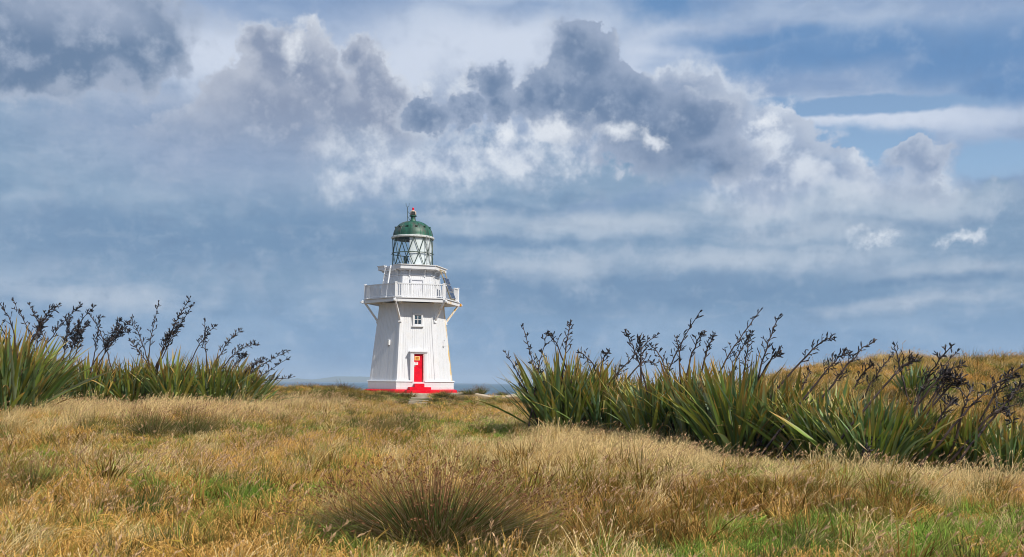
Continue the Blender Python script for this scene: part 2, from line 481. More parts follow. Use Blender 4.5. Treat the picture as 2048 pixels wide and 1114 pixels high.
# ------------------------------------------------------------------ the sea and the far coast
SEA_Z = -7.0
def build_sea():
    ys = np.concatenate([np.arange(60, 400, 4.0), np.geomspace(400, 9000, 130)])
    xs = np.linspace(-1, 1, 121)
    gy, gu = np.meshgrid(ys, xs, indexing='ij')
    gx = gu * (260 + gy * 0.95)
    z = np.zeros_like(gx)
    r = np.random.RandomState(11)
    for _ in range(26):
        wl = r.uniform(9, 42); a = r.normal(0.25, 0.5); k = 2 * math.pi / wl
        z += 0.011 * wl * 0.5 * np.sin(k * (gx * math.sin(a) + gy * math.cos(a)) + r.uniform(0, 6.28))
    z *= np.clip(1 - (gy - 500) / 1500, 0, 1)
    vs = np.stack([gx.ravel(), gy.ravel(), SEA_Z + z.ravel()], 1)
    nx, ny = len(xs), len(ys)
    i = np.arange((ny - 1) * (nx - 1)); rr, c = i // (nx - 1), i % (nx - 1)
    a = rr * nx + c
    me = bpy.data.meshes.new('sea')
    me.from_pydata(vs.tolist(), [], np.stack([a, a + 1, a + nx + 1, a + nx], 1).tolist())
    me.shade_smooth()
    m, n, p = principled('wind-blown sea')
    pos = geo_pos(n)
    st = n.vmath('MULTIPLY', pos, (0.35, 1.0, 1.0))
    x, y, _z = n.xyz(pos)
    lg = n.math('LOGARITHM', y, 2.718)
    q = n.vec(x / y * 60.0, lg * 14.0, 0.0)          # chop whose size grows with distance, as the eye picks it out
    chop = n.noise(n.vmath('MULTIPLY', pos, (0.05, 0.022, 0.0)), 1.0, 6, 0.7)
    capn = n.noise(n.vmath('MULTIPLY', pos, (0.16, 0.035, 0.0)), 1.0, 5, 0.62)
    col = n.mix(n.ss(0.38, 0.62, chop), (0.014, 0.050, 0.085, 1), (0.050, 0.125, 0.170, 1))
    cap = n.ss(0.63, 0.70, capn)
    col = n.mix(cap * 0.85, col, (0.75, 0.78, 0.80, 1))
    n.put(p.inputs['Base Color'], col)
    n.put(p.inputs['Roughness'], n.lerp(cap, 0.42, 0.9))
    p.inputs['IOR'].default_value = 1.33
    p.inputs['Specular IOR Level'].default_value = 0.35
    bump(n, p, chop, 0.6, 3.0)
    me.materials.append(m)
    tag(link('sea', me), kind='structure')
    # low hills across the bay
    mb = MB()
    D = 7600.0
    prof = [(380, 0), (520, 2.0), (570, 2.5), (600, 4), (625, 3), (645, 5), (668, 8), (688, 9.5), (703, 10.5), (722, 10), (745, 7), (765, 4), (800, 2.5), (850, 1.2), (900, 0.0)]
    pts = []
    for i in range(len(prof) - 1):
        for k in range(6):
            f = k / 6
            px = prof[i][0] * (1 - f) + prof[i + 1][0] * f
            h = prof[i][1] * (1 - f) + prof[i + 1][1] * f
            pts.append(((px - 1024) / FPX * D, h / FPX * D * 1.0 + rng.uniform(-1, 1)))
    rows = []
    for j, (dy, s) in enumerate(((-260, 0.0), (-160, 0.45), (-60, 0.85), (0, 1.0), (140, 0.8), (420, 0.0))):
        rows.append([(x, D + dy + 30 * math.sin(x * 0.011 + j), SEA_Z + 2 + max(0.0, (h + 6) * s * (1 + 0.10 * math.sin(x * 0.021 + j * 1.7))) - (6 if s == 0 else 0)) for x, h in pts])
    m_ = len(pts)
    mb.add([p for r_ in rows for p in r_], [(j * m_ + i, j * m_ + i + 1, (j + 1) * m_ + i + 1, (j + 1) * m_ + i) for j in range(len(rows) - 1) for i in range(m_ - 1)])
    mt, n, p = principled('far coast')
    n.put(p.inputs['Base Color'], n.mix(n.noise(geo_pos(n), 0.012, 5, 0.6), (0.05, 0.07, 0.035, 1), (0.13, 0.13, 0.075, 1)))
    p.inputs['Roughness'].default_value = 1.0
    tag(mb.build('hills', mt, smooth=True), kind='structure')
build_sea()

# ------------------------------------------------------------------ the lighthouse
def white_paint(name, lichen=0.0, col=(0.68, 0.68, 0.695)):
    m, n, p = principled(name)
    co = obj_co(n)
    streak = n.noise(n.vmath('MULTIPLY', co, (7, 7, 0.6)), 1.0, 5, 0.6)
    blot = n.noise(co, 1.6, 5, 0.6)
    c = n.mix(n.ss(0.48, 0.80, streak) * 0.28, col + (1,), (0.50, 0.48, 0.45, 1))
    c = n.mix(n.ss(0.50, 0.72, blot) * 0.30, c, (0.62, 0.58, 0.50, 1))
    fine = n.noise(co, 9, 5, 0.7)
    if lichen:
        c = n.mix(n.ss(0.66 - lichen * 0.28, 0.76 - lichen * 0.24, n.noise(n.vmath('MULTIPLY', co, (5, 5, 1.2)), 1.0, 6, 0.65)), c, n.mix(fine, (0.55, 0.30, 0.03, 1), (0.72, 0.50, 0.14, 1)))
    n.put(p.inputs['Base Color'], c)
    p.inputs['Roughness'].default_value = 0.55
    p.inputs['Specular IOR Level'].default_value = 0.3
    bump(n, p, fine, 0.15, 0.01)
    return m
def plain(name, col, rough=0.5, spec=0.4, metal=0.0, var=0.25, scale=8):
    m, n, p = principled(name)
    k = n.noise(obj_co(n), scale, 5, 0.65)
    n.put(p.inputs['Base Color'], n.mix(n.ss(0.3, 0.7, k), tuple(c * (1 - var) for c in col) + (1,), tuple(min(1, c * (1 + var * 0.6)) for c in col) + (1,)))
    p.inputs['Roughness'].default_value = rough
    p.inputs['Specular IOR Level'].default_value = spec
    p.inputs['Metallic'].default_value = metal
    return m
def glass(name, tint, gloss=0.12):
    m = bpy.data.materials.new(name); m.use_nodes = True
    t = m.node_tree; n = N(t); t.nodes.clear()
    tr = n.node('ShaderNodeBsdfTransparent'); tr.inputs[0].default_value = tint
    gl = n.node('ShaderNodeBsdfGlossy'); gl.inputs['Roughness'].default_value = 0.04
    g = n.node('ShaderNodeNewGeometry')
    ca = n.math('ABSOLUTE', n.vmath('DOT_PRODUCT', S(n, g.outputs['Normal']), S(n, g.outputs['Incoming'])))
    ms = n.node('ShaderNodeMixShader')
    n.put(ms.inputs[0], ((1.0 - ca).pow(5.0) * 0.9 + gloss).clamp())
    t.links.new(tr.outputs[0], ms.inputs[1]); t.links.new(gl.outputs[0], ms.inputs[2])
    o = n.node('ShaderNodeOutputMaterial'); t.links.new(ms.outputs[0], o.inputs[0])
    return m

def build_lighthouse():
    W = white_paint('white painted timber')
    WL = white_paint('white paint with orange lichen', 0.9)
    WS = white_paint('white paint with rust stains', 0.35)
    RED = plain('red paint', (0.68, 0.004, 0.022), 0.55, 0.15, var=0.28, scale=2.2)
    LICH = plain('orange lichen', (0.62, 0.27, 0.02), 0.9, 0.1)
    DARK = plain('green black iron', (0.055, 0.085, 0.065), 0.5)
    STEEL = plain('galvanised steel', (0.45, 0.45, 0.44), 0.45, 0.5, 0.6)
    RUST = plain('stained steel', (0.42, 0.33, 0.19), 0.7)
    PV = plain('solar cells', (0.012, 0.020, 0.055), 0.18, 0.6)
    BLIND = white_paint('white blind', 0.0, (0.74, 0.74, 0.73))
    BLACK = plain('dark opening', (0.030, 0.034, 0.034), 0.8)
    CREAM = plain('pale weathered paint', (0.62, 0.50, 0.40), 0.6)
    GLASS = glass('lantern glass', (0.93, 0.97, 0.98, 1), 0.04)
    WGLASS = glass('window glass', (0.5, 0.58, 0.6, 1), 0.15)

    m, n, p = principled('green dome copper')
    co = obj_co(n); x, y, z = n.xyz(co)
    st = n.noise(n.vmath('MULTIPLY', co, (3.2, 3.2, 0.5)), 1.0, 6, 0.65)
    c = n.mix(n.ss(0.35, 0.65, st), (0.008, 0.055, 0.034, 1), (0.018, 0.120, 0.068, 1))
    c = n.mix(n.ss(0.46, 0.62, n.noise(n.vmath('ADD', n.vmath('MULTIPLY', co, (1.3, 1.3, 0.35)), (4, 1, 7)), 1.0, 6, 0.7)) * 0.85, c, (0.075, 0.060, 0.050, 1))
    n.put(p.inputs['Base Color'], c); p.inputs['Roughness'].default_value = 0.5
    GREEN = m

    th = math.atan2(-LY, -LX)                      # towards the camera
    FRONT = th + R(10.5)                           # normal of the door face
    root = empty('lighthouse', (LX, LY, LZ), FRONT + R(90))
    tag(root, 'white six-sided wooden lighthouse with green dome and red door, base and steps', 'lighthouse')
    # local frame: the door face looks along -Y, +X is to the viewer's right
    A0 = R(-90) - R(30)                            # first corner, left of the door face
    cor = lambda k, r, zz=0.0: Vector((r * math.cos(A0 + k * R(60)), r * math.sin(A0 + k * R(60)), zz))
    tower = [(3.06, 0.80), (2.93, 1.8), (2.80, 2.9), (2.60, 4.5), (2.37, 6.40)]
    def rad(z, prof=tower):
        return float(np.interp(z, [q[1] for q in prof], [q[0] for q in prof]))

    b = MB(); b.ngon([(3.46, -0.35), (3.44, 0.18), (3.22, 0.25)], rot=A0)
    b.build('base_slab', RED, root, bevel=0.02)
    b = MB(); b.ngon([(3.165, 0.15), (3.165, 0.78)], rot=A0)
    pl = b.build('plinth', W, root)
    # plinth boards: two courses proud of the core, cut back at the doorway
    b = MB()
    for k in range(6):
        for (z0, z1) in ((0.20, 0.44), (0.455, 0.76)):
            spans = [(0.0, 1.0)] if k else [(0.0, 0.335), (0.60, 1.0)]
            for s0, s1 in spans:
                p0, p1 = cor(k, 3.165), cor(k + 1, 3.165)
                nn = ((p0 + p1) / 2).normalized()
                a, c_ = p0.lerp(p1, s0), p0.lerp(p1, s1)
                b.hexa([a + Vector((0, 0, z0)), c_ + Vector((0, 0, z0)), c_ - nn * 0.03 + Vector((0, 0, z0)), a - nn * 0.03 + Vector((0, 0, z0)),
                        a + nn * 0.018 + Vector((0, 0, z1)), c_ + nn * 0.018 + Vector((0, 0, z1)), c_ - nn * 0.03 + Vector((0, 0, z1)), a - nn * 0.03 + Vector((0, 0, z1))])
    tag(b.build('boards', W, pl), kind='stuff')
    b = MB()
    for k in range(6):
        spans = [(0.0, 1.0)] if k else [(0.0, 0.365), (0.635, 1.0)]
        for s0, s1 in spans:
            for (r_, z_, h_) in ((3.25, 0.84, 0.09), (3.20, 0.775, 0.05)):
                p0, p1 = cor(k, r_), cor(k + 1, r_)
                q0, q1 = cor(k, 2.95), cor(k + 1, 2.95)
                a, c_, d_, e_ = p0.lerp(p1, s0), p0.lerp(p1, s1), q0.lerp(q1, s1), q0.lerp(q1, s0)
                b.hexa([v + Vector((0, 0, z_ - h_ / 2)) for v in (a, c_, d_, e_)] + [v * f + Vector((0, 0, z_ + h_ / 2)) for v, f in ((a, 0.985), (c_, 0.985), (d_, 1), (e_, 1))])
    b.build('plinth_moulding', W, root)
    # tower core and its vertical boards
    b = MB(); b.ngon([(r_ - 0.02, z_) for r_, z_ in tower], rot=A0)
    b.build('tower_wall', W, root)
    for k in range(6):
        b = MB(); nb = 17
        for i in range(nb):
            for j in range(len(tower) - 1):
                (ra, za), (rb, zb) = tower[j], tower[j + 1]
                za, zb = max(za, 0.86), zb
                ra = rad(za)
                g = 0.0022
                pts = []
                for off in (-0.03, 0.0):
                    for r_, z_ in ((ra, za), (rb, zb)):
                        p0, p1 = cor(k, r_), cor(k + 1, r_)
                        nn = ((p0 + p1) / 2).normalized()
                        jit = ((i * 7919 + k * 31) % 5 - 2) * 0.0016
                        pts += [p0.lerp(p1, i / nb + g) + nn * (off + (jit if off == 0 else 0)) + Vector((0, 0, z_)), p0.lerp(p1, (i + 1) / nb - g) + nn * (off + (jit if off == 0 else 0)) + Vector((0, 0, z_))]
                # order: inner low a,b ; inner high a,b ; outer low a,b ; outer high a,b
                il, ih, ol, oh = pts[0:2], pts[2:4], pts[4:6], pts[6:8]
                b.hexa([ol[0], ol[1], il[1], il[0], oh[0], oh[1], ih[1], ih[0]])
        tag(b.build('weatherboards', W, root), kind='stuff')
    for k in range(6):                              # corner boards
        b = MB()
        for j in range(len(tower) - 1):
            (ra, za), (rb, zb) = tower[j], tower[j + 1]
            za = max(za, 0.86); ra = rad(za)
            for dirn in (-1, 1):
                lo, hi = [], []
                for r_, z_, dst in ((ra, za, lo), (rb, zb, hi)):
                    c0 = cor(k, r_ + 0.022); c1 = cor(k + dirn, r_ + 0.022)
                    c2 = c0.lerp(c1, 0.062 if (k, dirn) != (1, -1) else 0.11)
                    inn = cor(k, r_ - 0.02); inn2 = inn.lerp(cor(k + dirn, r_ - 0.02), 0.10)
                    dst += [v + Vector((0, 0, z_)) for v in ((c0, c2, inn2, inn) if dirn == 1 else (c2, c0, inn, inn2))]
                b.hexa(lo + hi)
        b.build('corner_board', WL if k == 2 else W, root)
    # door on the front face
    def face_pt(u, z, r_off=0.0, k=0, prof=tower):  # u metres right of the face's middle
        ap = rad(z, prof) * math.cos(R(30)) + r_off
        a = A0 + R(30) + k * R(60)
        nn = Vector((math.cos(a), math.sin(a), 0)); t_ = Vector((-math.sin(a), math.cos(a), 0))
        return nn * ap + t_ * u + Vector((0, 0, z))
    def slab(mb, u0, u1, z0, z1, off0, off1, k=0, prof=tower, vert=None):
        pts = []
        for z in (z0, z1):
            zz = vert if vert is not None else z
            for (u, o) in ((u0, off1), (u1, off1), (u1, off0), (u0, off0)):
                q = face_pt(u, zz, o, k, prof); q.z = z
                pts.append(q)
        mb.hexa(pts)
    DU = 0.0                                         # the doorway stands upright, so it is proud at the top
    V = 1.0
    door = MB(); slab(door, DU - 0.315, DU + 0.315, 0.62, 2.72, -0.06, 0.02, vert=V)
    door_o = door.build('door', RED, root, bevel=0.01)
    b = MB(); slab(b, DU - 0.385, DU - 0.325, 0.62, 2.74, -0.1, 0.12, vert=V)
    b.build('door_jamb', W, door_o)
    b = MB(); slab(b, DU + 0.325, DU + 0.385, 0.62, 2.74, -0.1, 0.12, vert=V)
    b.build('door_jamb', plain('pink faded paint', (0.72, 0.42, 0.40), 0.6), door_o)
    b = MB()
    slab(b, DU - 0.60, DU - 0.387, 0.80, 2.86, -0.2, 0.155, vert=V); slab(b, DU + 0.387, DU + 0.60, 0.80, 2.86, -0.2, 0.155, vert=V)
    slab(b, DU - 0.386, DU + 0.386, 2.745, 2.86, -0.25, 0.153, vert=V)
    b.build('door_frame', W, root, bevel=0.008)
    b = MB(); slab(b, DU - 0.66, DU + 0.66, 2.862, 2.93, -0.3, 0.23, vert=V); slab(b, DU - 0.62, DU + 0.62, 2.932, 2.965, -0.3, 0.19, vert=V)
    b.build('door_hood', W, root)
    ORG = plain('orange sign', (0.80, 0.33, 0.03), 0.5, var=0.1); SIGNW = plain('white sign', (0.80, 0.74, 0.72), 0.5, var=0.05)
    PALE = plain('sign border', (0.85, 0.62, 0.30), 0.5, var=0.05); MARK = plain('sign print', (0.20, 0.05, 0.03), 0.6); PINK = plain('faded print', (0.62, 0.22, 0.24), 0.6)
    b = MB(); slab(b, -0.275, 0.085, 2.30, 2.585, 0.021, 0.034, vert=V); s1 = b.build('warning_sign', PALE, door_o)
    b = MB(); slab(b, -0.235, 0.045, 2.335, 2.55, 0.034, 0.038, vert=V); b.build('sign_panel', ORG, s1)
    b = MB()
    for zz, u0, u1 in ((2.50, -0.20, 0.01), (2.44, -0.21, -0.06), (2.38, -0.19, -0.02)):
        slab(b, u0, u1, zz, zz + 0.03, 0.038, 0.041, vert=V)
    b.build('sign_print', MARK, s1)
    b = MB(); slab(b, -0.312, -0.03, 1.97, 2.18, 0.021, 0.033, vert=V); s2 = b.build('notice', SIGNW, door_o)
    b = MB(); slab(b, -0.27, -0.07, 2.10, 2.15, 0.033, 0.036, vert=V); slab(b, -0.27, -0.12, 2.03, 2.055, 0.033, 0.036, vert=V); b.build('notice_print', PINK, s2)
    b = MB(); slab(b, -0.30, -0.235, 1.86, 1.99, 0.021, 0.06, vert=V); b.build('handle', STEEL, door_o)
    # steps
    for (w, z0, z1, out) in ((1.02, 0.0, 0.21, 1.15), (0.75, 0.0, 0.42, 0.78), (0.345, 0.0, 0.66, 0.45)):
        b = MB()
        y0 = -2.5; y1 = -(3.165 * math.cos(R(30)) + out)
        wl = w * (1.12 if w > 1 else 1.0)
        b.hexa([(-wl, y1, z0 - 0.3), (wl, y1, z0 - 0.3), (wl, y0, z0 - 0.3), (-wl, y0, z0 - 0.3), (-w, y1, z1), (w, y1, z1), (w, y0, z1), (-w, y0, z1)])
        b.build('step', RED, root, bevel=0.015)
    # window
    wz0, wz1 = 4.90, 5.48
    b = MB()
    for u0, u1, z0, z1 in ((-0.37, -0.25, wz0 - 0.14, wz1 + 0.14), (0.25, 0.37, wz0 - 0.14, wz1 + 0.14), (-0.248, 0.248, wz1 + 0.02, wz1 + 0.14), (-0.248, 0.248, wz0 - 0.14, wz0 - 0.02)):
        slab(b, u0, u1, z0, z1, -0.02, 0.11, vert=5.1)
    win = b.build('window', W, root, bevel=0.006)
    b = MB(); slab(b, -0.41, 0.41, wz0 - 0.22, wz0 - 0.145, -0.02, 0.19, vert=5.1); b.build('sill', W, win)
    b = MB(); slab(b, -0.41, 0.41, wz1 + 0.142, wz1 + 0.18, -0.02, 0.15, vert=5.1); b.build('head_trim', W, win)
    b = MB(); slab(b, -0.249, 0.249, wz0 - 0.02, wz1 + 0.02, -0.02, 0.028, vert=5.1); b.build('dark_room', BLACK, win)
    for u0, u1 in ((-0.225, -0.022), (0.022, 0.225)):
        for z0, z1 in ((wz0 + 0.01, wz0 + 0.27), (wz0 + 0.31, wz1 - 0.01)):
            b = MB(); slab(b, u0, u1, z0, z1, 0.045, 0.050, vert=5.1); b.build('pane', WGLASS, win)
    b = MB(); slab(b, -0.022, 0.022, wz0, wz1, 0.03, 0.075, vert=5.1); slab(b, -0.225, 0.225, wz0 + 0.272, wz0 + 0.308, 0.03, 0.072, vert=5.1)
    for sx in (-1, 1):
        slab(b, sx * 0.2365 - 0.0115, sx * 0.2365 + 0.0115, wz0, wz1, 0.03, 0.074, vert=5.1)
    b.build('glazing_bars', W, win)
    for sx in (-1, 1):                                # gathered curtains, drawn to the sides at the top
        b = MB()
        for i in range(5):
            u = sx * (0.21 - i * 0.036); z0 = wz1 - 0.09 - (4 - i) * 0.045
            slab(b, min(u, u - sx * 0.034), max(u, u - sx * 0.034), z0, wz1, 0.029, 0.036 + 0.004 * (i % 2), vert=5.1)
        b.build('curtain', BLIND, win)
    # vent boxes on the side faces
    for k, u, z in ((5, 0.28, 3.56), (1, 0.02, 3.55)):
        b = MB(); slab(b, u - 0.13, u + 0.13, z - 0.19, z + 0.19, -0.02, 0.13, k=k, vert=z)
        v = b.build('vent_box', W, root, bevel=0.01)
        b = MB(); slab(b, u - 0.10, u + 0.10, z - 0.15, z + 0.10, 0.131, 0.138, k=k, vert=z); b.build('vent_cover', BLIND, v)
        b = MB(); slab(b, u - 0.03, u + 0.05, z - 0.26, z - 0.20, -0.02, 0.08, k=k, vert=z); b.build('vent_pipe', STEEL, v)
        if k == 1:
            b = MB(); q = face_pt(u + 0.06, z + 0.23, 0.12, 1); b.box(q, (0.07, 0.07, 0.09)); b.build('lamp', STEEL, v)

    # balcony ---------------------------------------------------------
    DR = 3.50
    dk = MB(); dk.ngon([(DR, 6.58), (DR, 6.70)], rot=A0)
    deck = dk.build('balcony_deck', W, root)
    for k in range(6):
        b = MB(); p0, p1 = cor(k, DR - 0.03, 6.50), cor(k + 1, DR - 0.03, 6.50)
        b.beam(p0.lerp(p1, 0.035), p0.lerp(p1, 0.965), 0.09, 0.20)
        b.build('fascia', WS if k == 1 else W, deck)
        b = MB(); p0, p1 = cor(k, DR + 0.05, 6.675), cor(k + 1, DR + 0.05, 6.675)
        b.beam(p0.lerp(p1, 0.03), p0.lerp(p1, 0.97), 0.09, 0.06)
        b.build('edge_moulding', W, deck)
        b = MB()                                     # joist under the corner, its end showing
        b.beam(cor(k, 2.2, 6.475), cor(k, 3.54, 6.475), 0.17, 0.19)
        b.build('joist', W, deck, bevel=0.02)
        b = MB(); b.beam(cor(k, 3.54, 6.49), cor(k, 3.68, 6.49), 0.2, 0.22); b.build('joist_end', LICH if k == 2 else W, deck, bevel=0.03)
        b = MB(); b.beam(cor(k, 3.68, 6.47), cor(k, 3.76, 6.47), 0.13, 0.15); b.build('joist_tip', W, deck, bevel=0.03)
        b = MB()
        b.beam(cor(k, 3.42, 6.40), cor(k, rad(5.15) - 0.02, 5.12), 0.13, 0.14, up=tuple(cor(k, 1).normalized()))
        b.build('strut', WL if k == 2 else WS, deck, bevel=0.01)
        b = MB(); b.beam(cor(k, rad(5.2) - 0.05, 5.22), cor(k, rad(5.0) + 0.03, 4.98), 0.24, 0.14, up=tuple(cor(k, 1).normalized()))
        b.build('strut_foot', W, deck, bevel=0.01)
    rail = empty('balcony_railing'); rail.parent = root
    bal = MB(); bal.box((0, 0, 7.20), (0.052, 0.052, 0.84)); balm = bal.mesh('baluster', W)
    for k in range(6):
        p0, p1 = cor(k, 3.42), cor(k + 1, 3.42)
        L = (p1 - p0).length
        rz = math.atan2((p1 - p0).y, (p1 - p0).x)
        b = MB(); b.box((cor(k, 3.42).x, cor(k, 3.42).y, 7.21), (0.15, 0.15, 1.00)); b.box((cor(k, 3.42).x, cor(k, 3.42).y, 7.735), (0.19, 0.19, 0.05))
        b.build('post', W, rail, bevel=0.01)
        for (s0, s1) in ([(0.025, 0.975)] if k != 1 else [(0.025, 0.13), (0.72, 0.975)]):     # the solar frame stands in a gap
            b = MB(); b.beam(p0.lerp(p1, s0) + Vector((0, 0, 7.655)), p0.lerp(p1, s1) + Vector((0, 0, 7.655)), 0.13, 0.07)
            b.build('top_rail', W, rail)
            b = MB(); b.beam(p0.lerp(p1, s0) + Vector((0, 0, 6.80)), p0.lerp(p1, s1) + Vector((0, 0, 6.80)), 0.07, 0.05)
            b.build('bottom_rail', W, rail)
        nbal = 24
        for i in range(nbal):
            fb = (i + 0.9) / (nbal + 0.8)
            if k == 1 and 0.13 < fb < 0.72: continue
            q = p0.lerp(p1, fb)
            o = link('baluster', balm, rail); o.location = (q.x, q.y, 0.0); o.rotation_euler = (0, 0, rz)
        b = MB()
        for q in (p0.lerp(p1, 0.5),):
            b.box((q.x, q.y, 6.74), (0.08, 0.08, 0.08))
        b.build('rail_block', W, rail)

    # watch room --------------------------------------------------------
    up = [(2.22, 6.70), (2.13, 7.6), (2.03, 8.4), (1.99, 8.80)]
    b = MB(); b.ngon(up, rot=A0); b.build('watch_room_wall', W, root)
    for k in range(6):
        b = MB(); nb = 13
        for i in range(nb):
            for (z0, z1) in ((6.72, 8.34), (8.47, 8.78)):
                q = []
                for z in (z0, z1):
                    p0, p1 = cor(k, rad(z, up)), cor(k + 1, rad(z, up))
                    nn = ((p0 + p1) / 2).normalized()
                    a, c_ = p0.lerp(p1, i / nb + 0.005), p0.lerp(p1, (i + 1) / nb - 0.005)
                    q += [v + Vector((0, 0, z)) for v in (a + nn * 0.02, c_ + nn * 0.02, c_ - nn * 0.02, a - nn * 0.02)]
                b.hexa(q)
        tag(b.build('weatherboards', W, root), kind='stuff')
    b = MB(); b.ngon([(2.02, 8.35), (2.12, 8.37), (2.12, 8.42), (2.06, 8.46)], rot=A0); b.build('string_course', W, root)
    b = MB()
    slab(b, -0.50, -0.385, 6.72, 8.02, -0.02, 0.07, prof=up, vert=7.4); slab(b, 0.385, 0.50, 6.72, 8.02, -0.02, 0.07, prof=up, vert=7.4); slab(b, -0.50, 0.50, 8.022, 8.13, -0.05, 0.07, prof=up, vert=7.4)
    b.build('balcony_door_frame', W, root)
    b = MB(); slab(b, -0.383, 0.383, 6.74, 8.02, -0.02, 0.012, prof=up, vert=7.4); bd = b.build('balcony_door', plain('pale lilac white paint', (0.74, 0.73, 0.76), 0.5, var=0.06), root)
    b = MB(); slab(b, 0.27, 0.31, 7.35, 7.45, 0.012, 0.06, prof=up, vert=7.4); b.build('handle', STEEL, bd)
    # upper gallery
    GR = 2.46
    b = MB(); b.ngon([(2.0, 8.72), (2.30, 8.80), (2.42, 8.84), (2.42, 9.06)], rot=A0); gal = b.build('upper_gallery', W, root)
    for k in range(6):
        b = MB(); p0, p1 = cor(k, GR + 0.04), cor(k + 1, GR + 0.04)
        s0, s1 = (0.0, 1.0) if k != 5 else (0.0, 0.42)
        for a_, c_ in ([(0.0, 1.0)] if k != 5 else [(0.0, 0.30), (0.70, 1.0)]):
            b = MB()
            b.beam(p0.lerp(p1, a_) + Vector((0, 0, 8.93)), p0.lerp(p1, c_) + Vector((0, 0, 8.93)), 0.06, 0.26)
            b.beam(p0.lerp(p1, a_) * 1.015 + Vector((0, 0, 9.085)), p0.lerp(p1, c_) * 1.015 + Vector((0, 0, 9.085)), 0.14, 0.05)
            b.build('fascia', WS if k == 1 else W, gal)
        for s_ in (0.28, 0.72):                      # curved brackets
            b = MB(); q = p0.lerp(p1, s_); nn = ((p0 + p1) / 2).normalized(); tt = (p1 - p0).normalized()
            base = nn * (rad(8.4, up) * math.cos(R(30))) + tt * (q.dot(tt))
            pts = []
            for i in range(7):
                f = i / 6
                pts.append(base + nn * (0.03 + 0.34 * (1 - math.cos(f * math.pi / 2))) + Vector((0, 0, 8.28 + 0.5 * math.sin(f * math.pi / 2))))
            for i in range(6):
                b.beam(pts[i], pts[i + 1], 0.09, 0.10, up=tuple(nn))
            b.build('bracket', W, gal)
    # lantern -----------------------------------------------------------
    LR, z0, zm, z1 = 1.47, 9.10, 10.10, 11.20
    b = MB(); b.lathe([(0.0, 9.055), (1.56, 9.06), (1.56, 9.17), (1.50, 9.17), (1.44, 9.12), (0.0, 9.12)], 48)
    lan = b.build('lantern', W, root)
    NB = 12; ofs = A0 + R(30) + R(-7)
    ang_ = lambda k: ofs + (k) * 2 * math.pi / NB
    P = lambda k, z, r=LR: Vector((r * math.cos(ang_(k)), r * math.sin(ang_(k)), z))
    for k in range(NB):
        for (pa, pb) in ((P(k, z1), P(k + .5, zm)), (P(k + 1, z1), P(k + .5, zm)), (P(k + .5, zm), P(k, z0 + 0.07)), (P(k + .5, zm), P(k + 1, z0 + 0.07))):
            b = MB(); b.beam(pa, pb, 0.036, 0.045, up=tuple(((pa + pb) / 2).normalized())); b.build('glazing_bar', DARK, lan)
        for tri in ((P(k, z1, LR - 0.012), P(k + 1, z1, LR - 0.012), P(k + .5, zm, LR - 0.012)), (P(k - .5, zm, LR - 0.012), P(k + .5, zm, LR - 0.012), P(k, z1, LR - 0.012)),
                    (P(k, z0, LR - 0.012), P(k + 1, z0, LR - 0.012), P(k + .5, zm, LR - 0.012)), (P(k - .5, zm, LR - 0.012), P(k + .5, zm, LR - 0.012), P(k, z0, LR - 0.012))):
            c_ = (tri[0] + tri[1] + tri[2]) / 3; nn = Vector((c_.x, c_.y, 0)).normalized() * 0.006
            b = MB(); b.add([v.lerp(c_, 0.02) for v in tri], [(0, 1, 2)])
            b.build('pane', GLASS, lan)
    for zr, rr, tt in ((zm, LR + 0.02, 0.034), (z1 - 0.02, LR + 0.01, 0.03)):
        b = MB(); b.tube([(rr * math.cos(a), rr * math.sin(a), zr) for a in np.linspace(0, 2 * math.pi, 49)], tt, 6, False)
        b.build('ring', DARK, lan, smooth=True)
    b = MB()
    for i in range(10):
        a = i * R(36) + 0.2
        b.beam((1.50 * math.cos(a), 1.50 * math.sin(a), zm), (1.62 * math.cos(a), 1.62 * math.sin(a), zm), 0.03, 0.03)
    b.build('pegs', DARK, lan)
    # white blinds hang inside the landward and right-hand panes
    b = MB(); a0, a1 = A0 + R(30) + R(-20), A0 + R(30) + R(100)
    b.lathe([(1.38, z0 + 0.02), (1.38, z1 - 0.02), (1.365, z1 - 0.02), (1.365, z0 + 0.02), (1.38, z0 + 0.02)], 26, a0=a0, a1=a1)
    b.build('blind', BLIND, lan, smooth=False)
    b = MB()                                           # the small lamp and its rail inside
    b.lathe([(0.0, 9.12), (0.14, 9.12), (0.10, 9.55), (0.16, 9.6), (0.16, 9.85), (0.0, 9.9)], 14, c=(-0.55, -0.2)); b.build('lamp_pedestal', DARK, lan)
    b = MB()
    for zz in (9.42,):
        b.tube([(1.1 * math.cos(a), 1.1 * math.sin(a), zz) for a in np.linspace(R(100), R(260), 17)], 0.018, 5)
    for a in np.linspace(R(100), R(260), 7):
        b.tube([(1.1 * math.cos(a), 1.1 * math.sin(a), 9.12), (1.1 * math.cos(a), 1.1 * math.sin(a), 9.42)], 0.015, 5)
    b.build('inner_rail', DARK, lan)
    # outside ladder on the lantern
    b = MB(); al, w2 = A0 + R(30) + R(33), R(5.2)
    for s_ in (-1, 1):
        b.tube([(1.60 * math.cos(al + s_ * w2), 1.60 * math.sin(al + s_ * w2), z) for z in (9.1, 10.1, 11.3)], 0.018, 5)
    for z in np.arange(9.3, 11.2, 0.27):
        b.tube([(1.60 * math.cos(al - w2), 1.60 * math.sin(al - w2), z), (1.60 * math.cos(al + w2), 1.60 * math.sin(al + w2), z)], 0.014, 5)
    b.build('lantern_ladder', STEEL, root)
    # dome
    b = MB(); b.lathe([(1.35, 11.17), (1.55, 11.18), (1.57, 11.22), (1.57, 11.30), (1.50, 11.34), (1.35, 11.35)], 48); b.build('cornice_ring', plain('weathered white ring', (0.55, 0.56, 0.54), 0.6), root, smooth=False)
    b = MB()
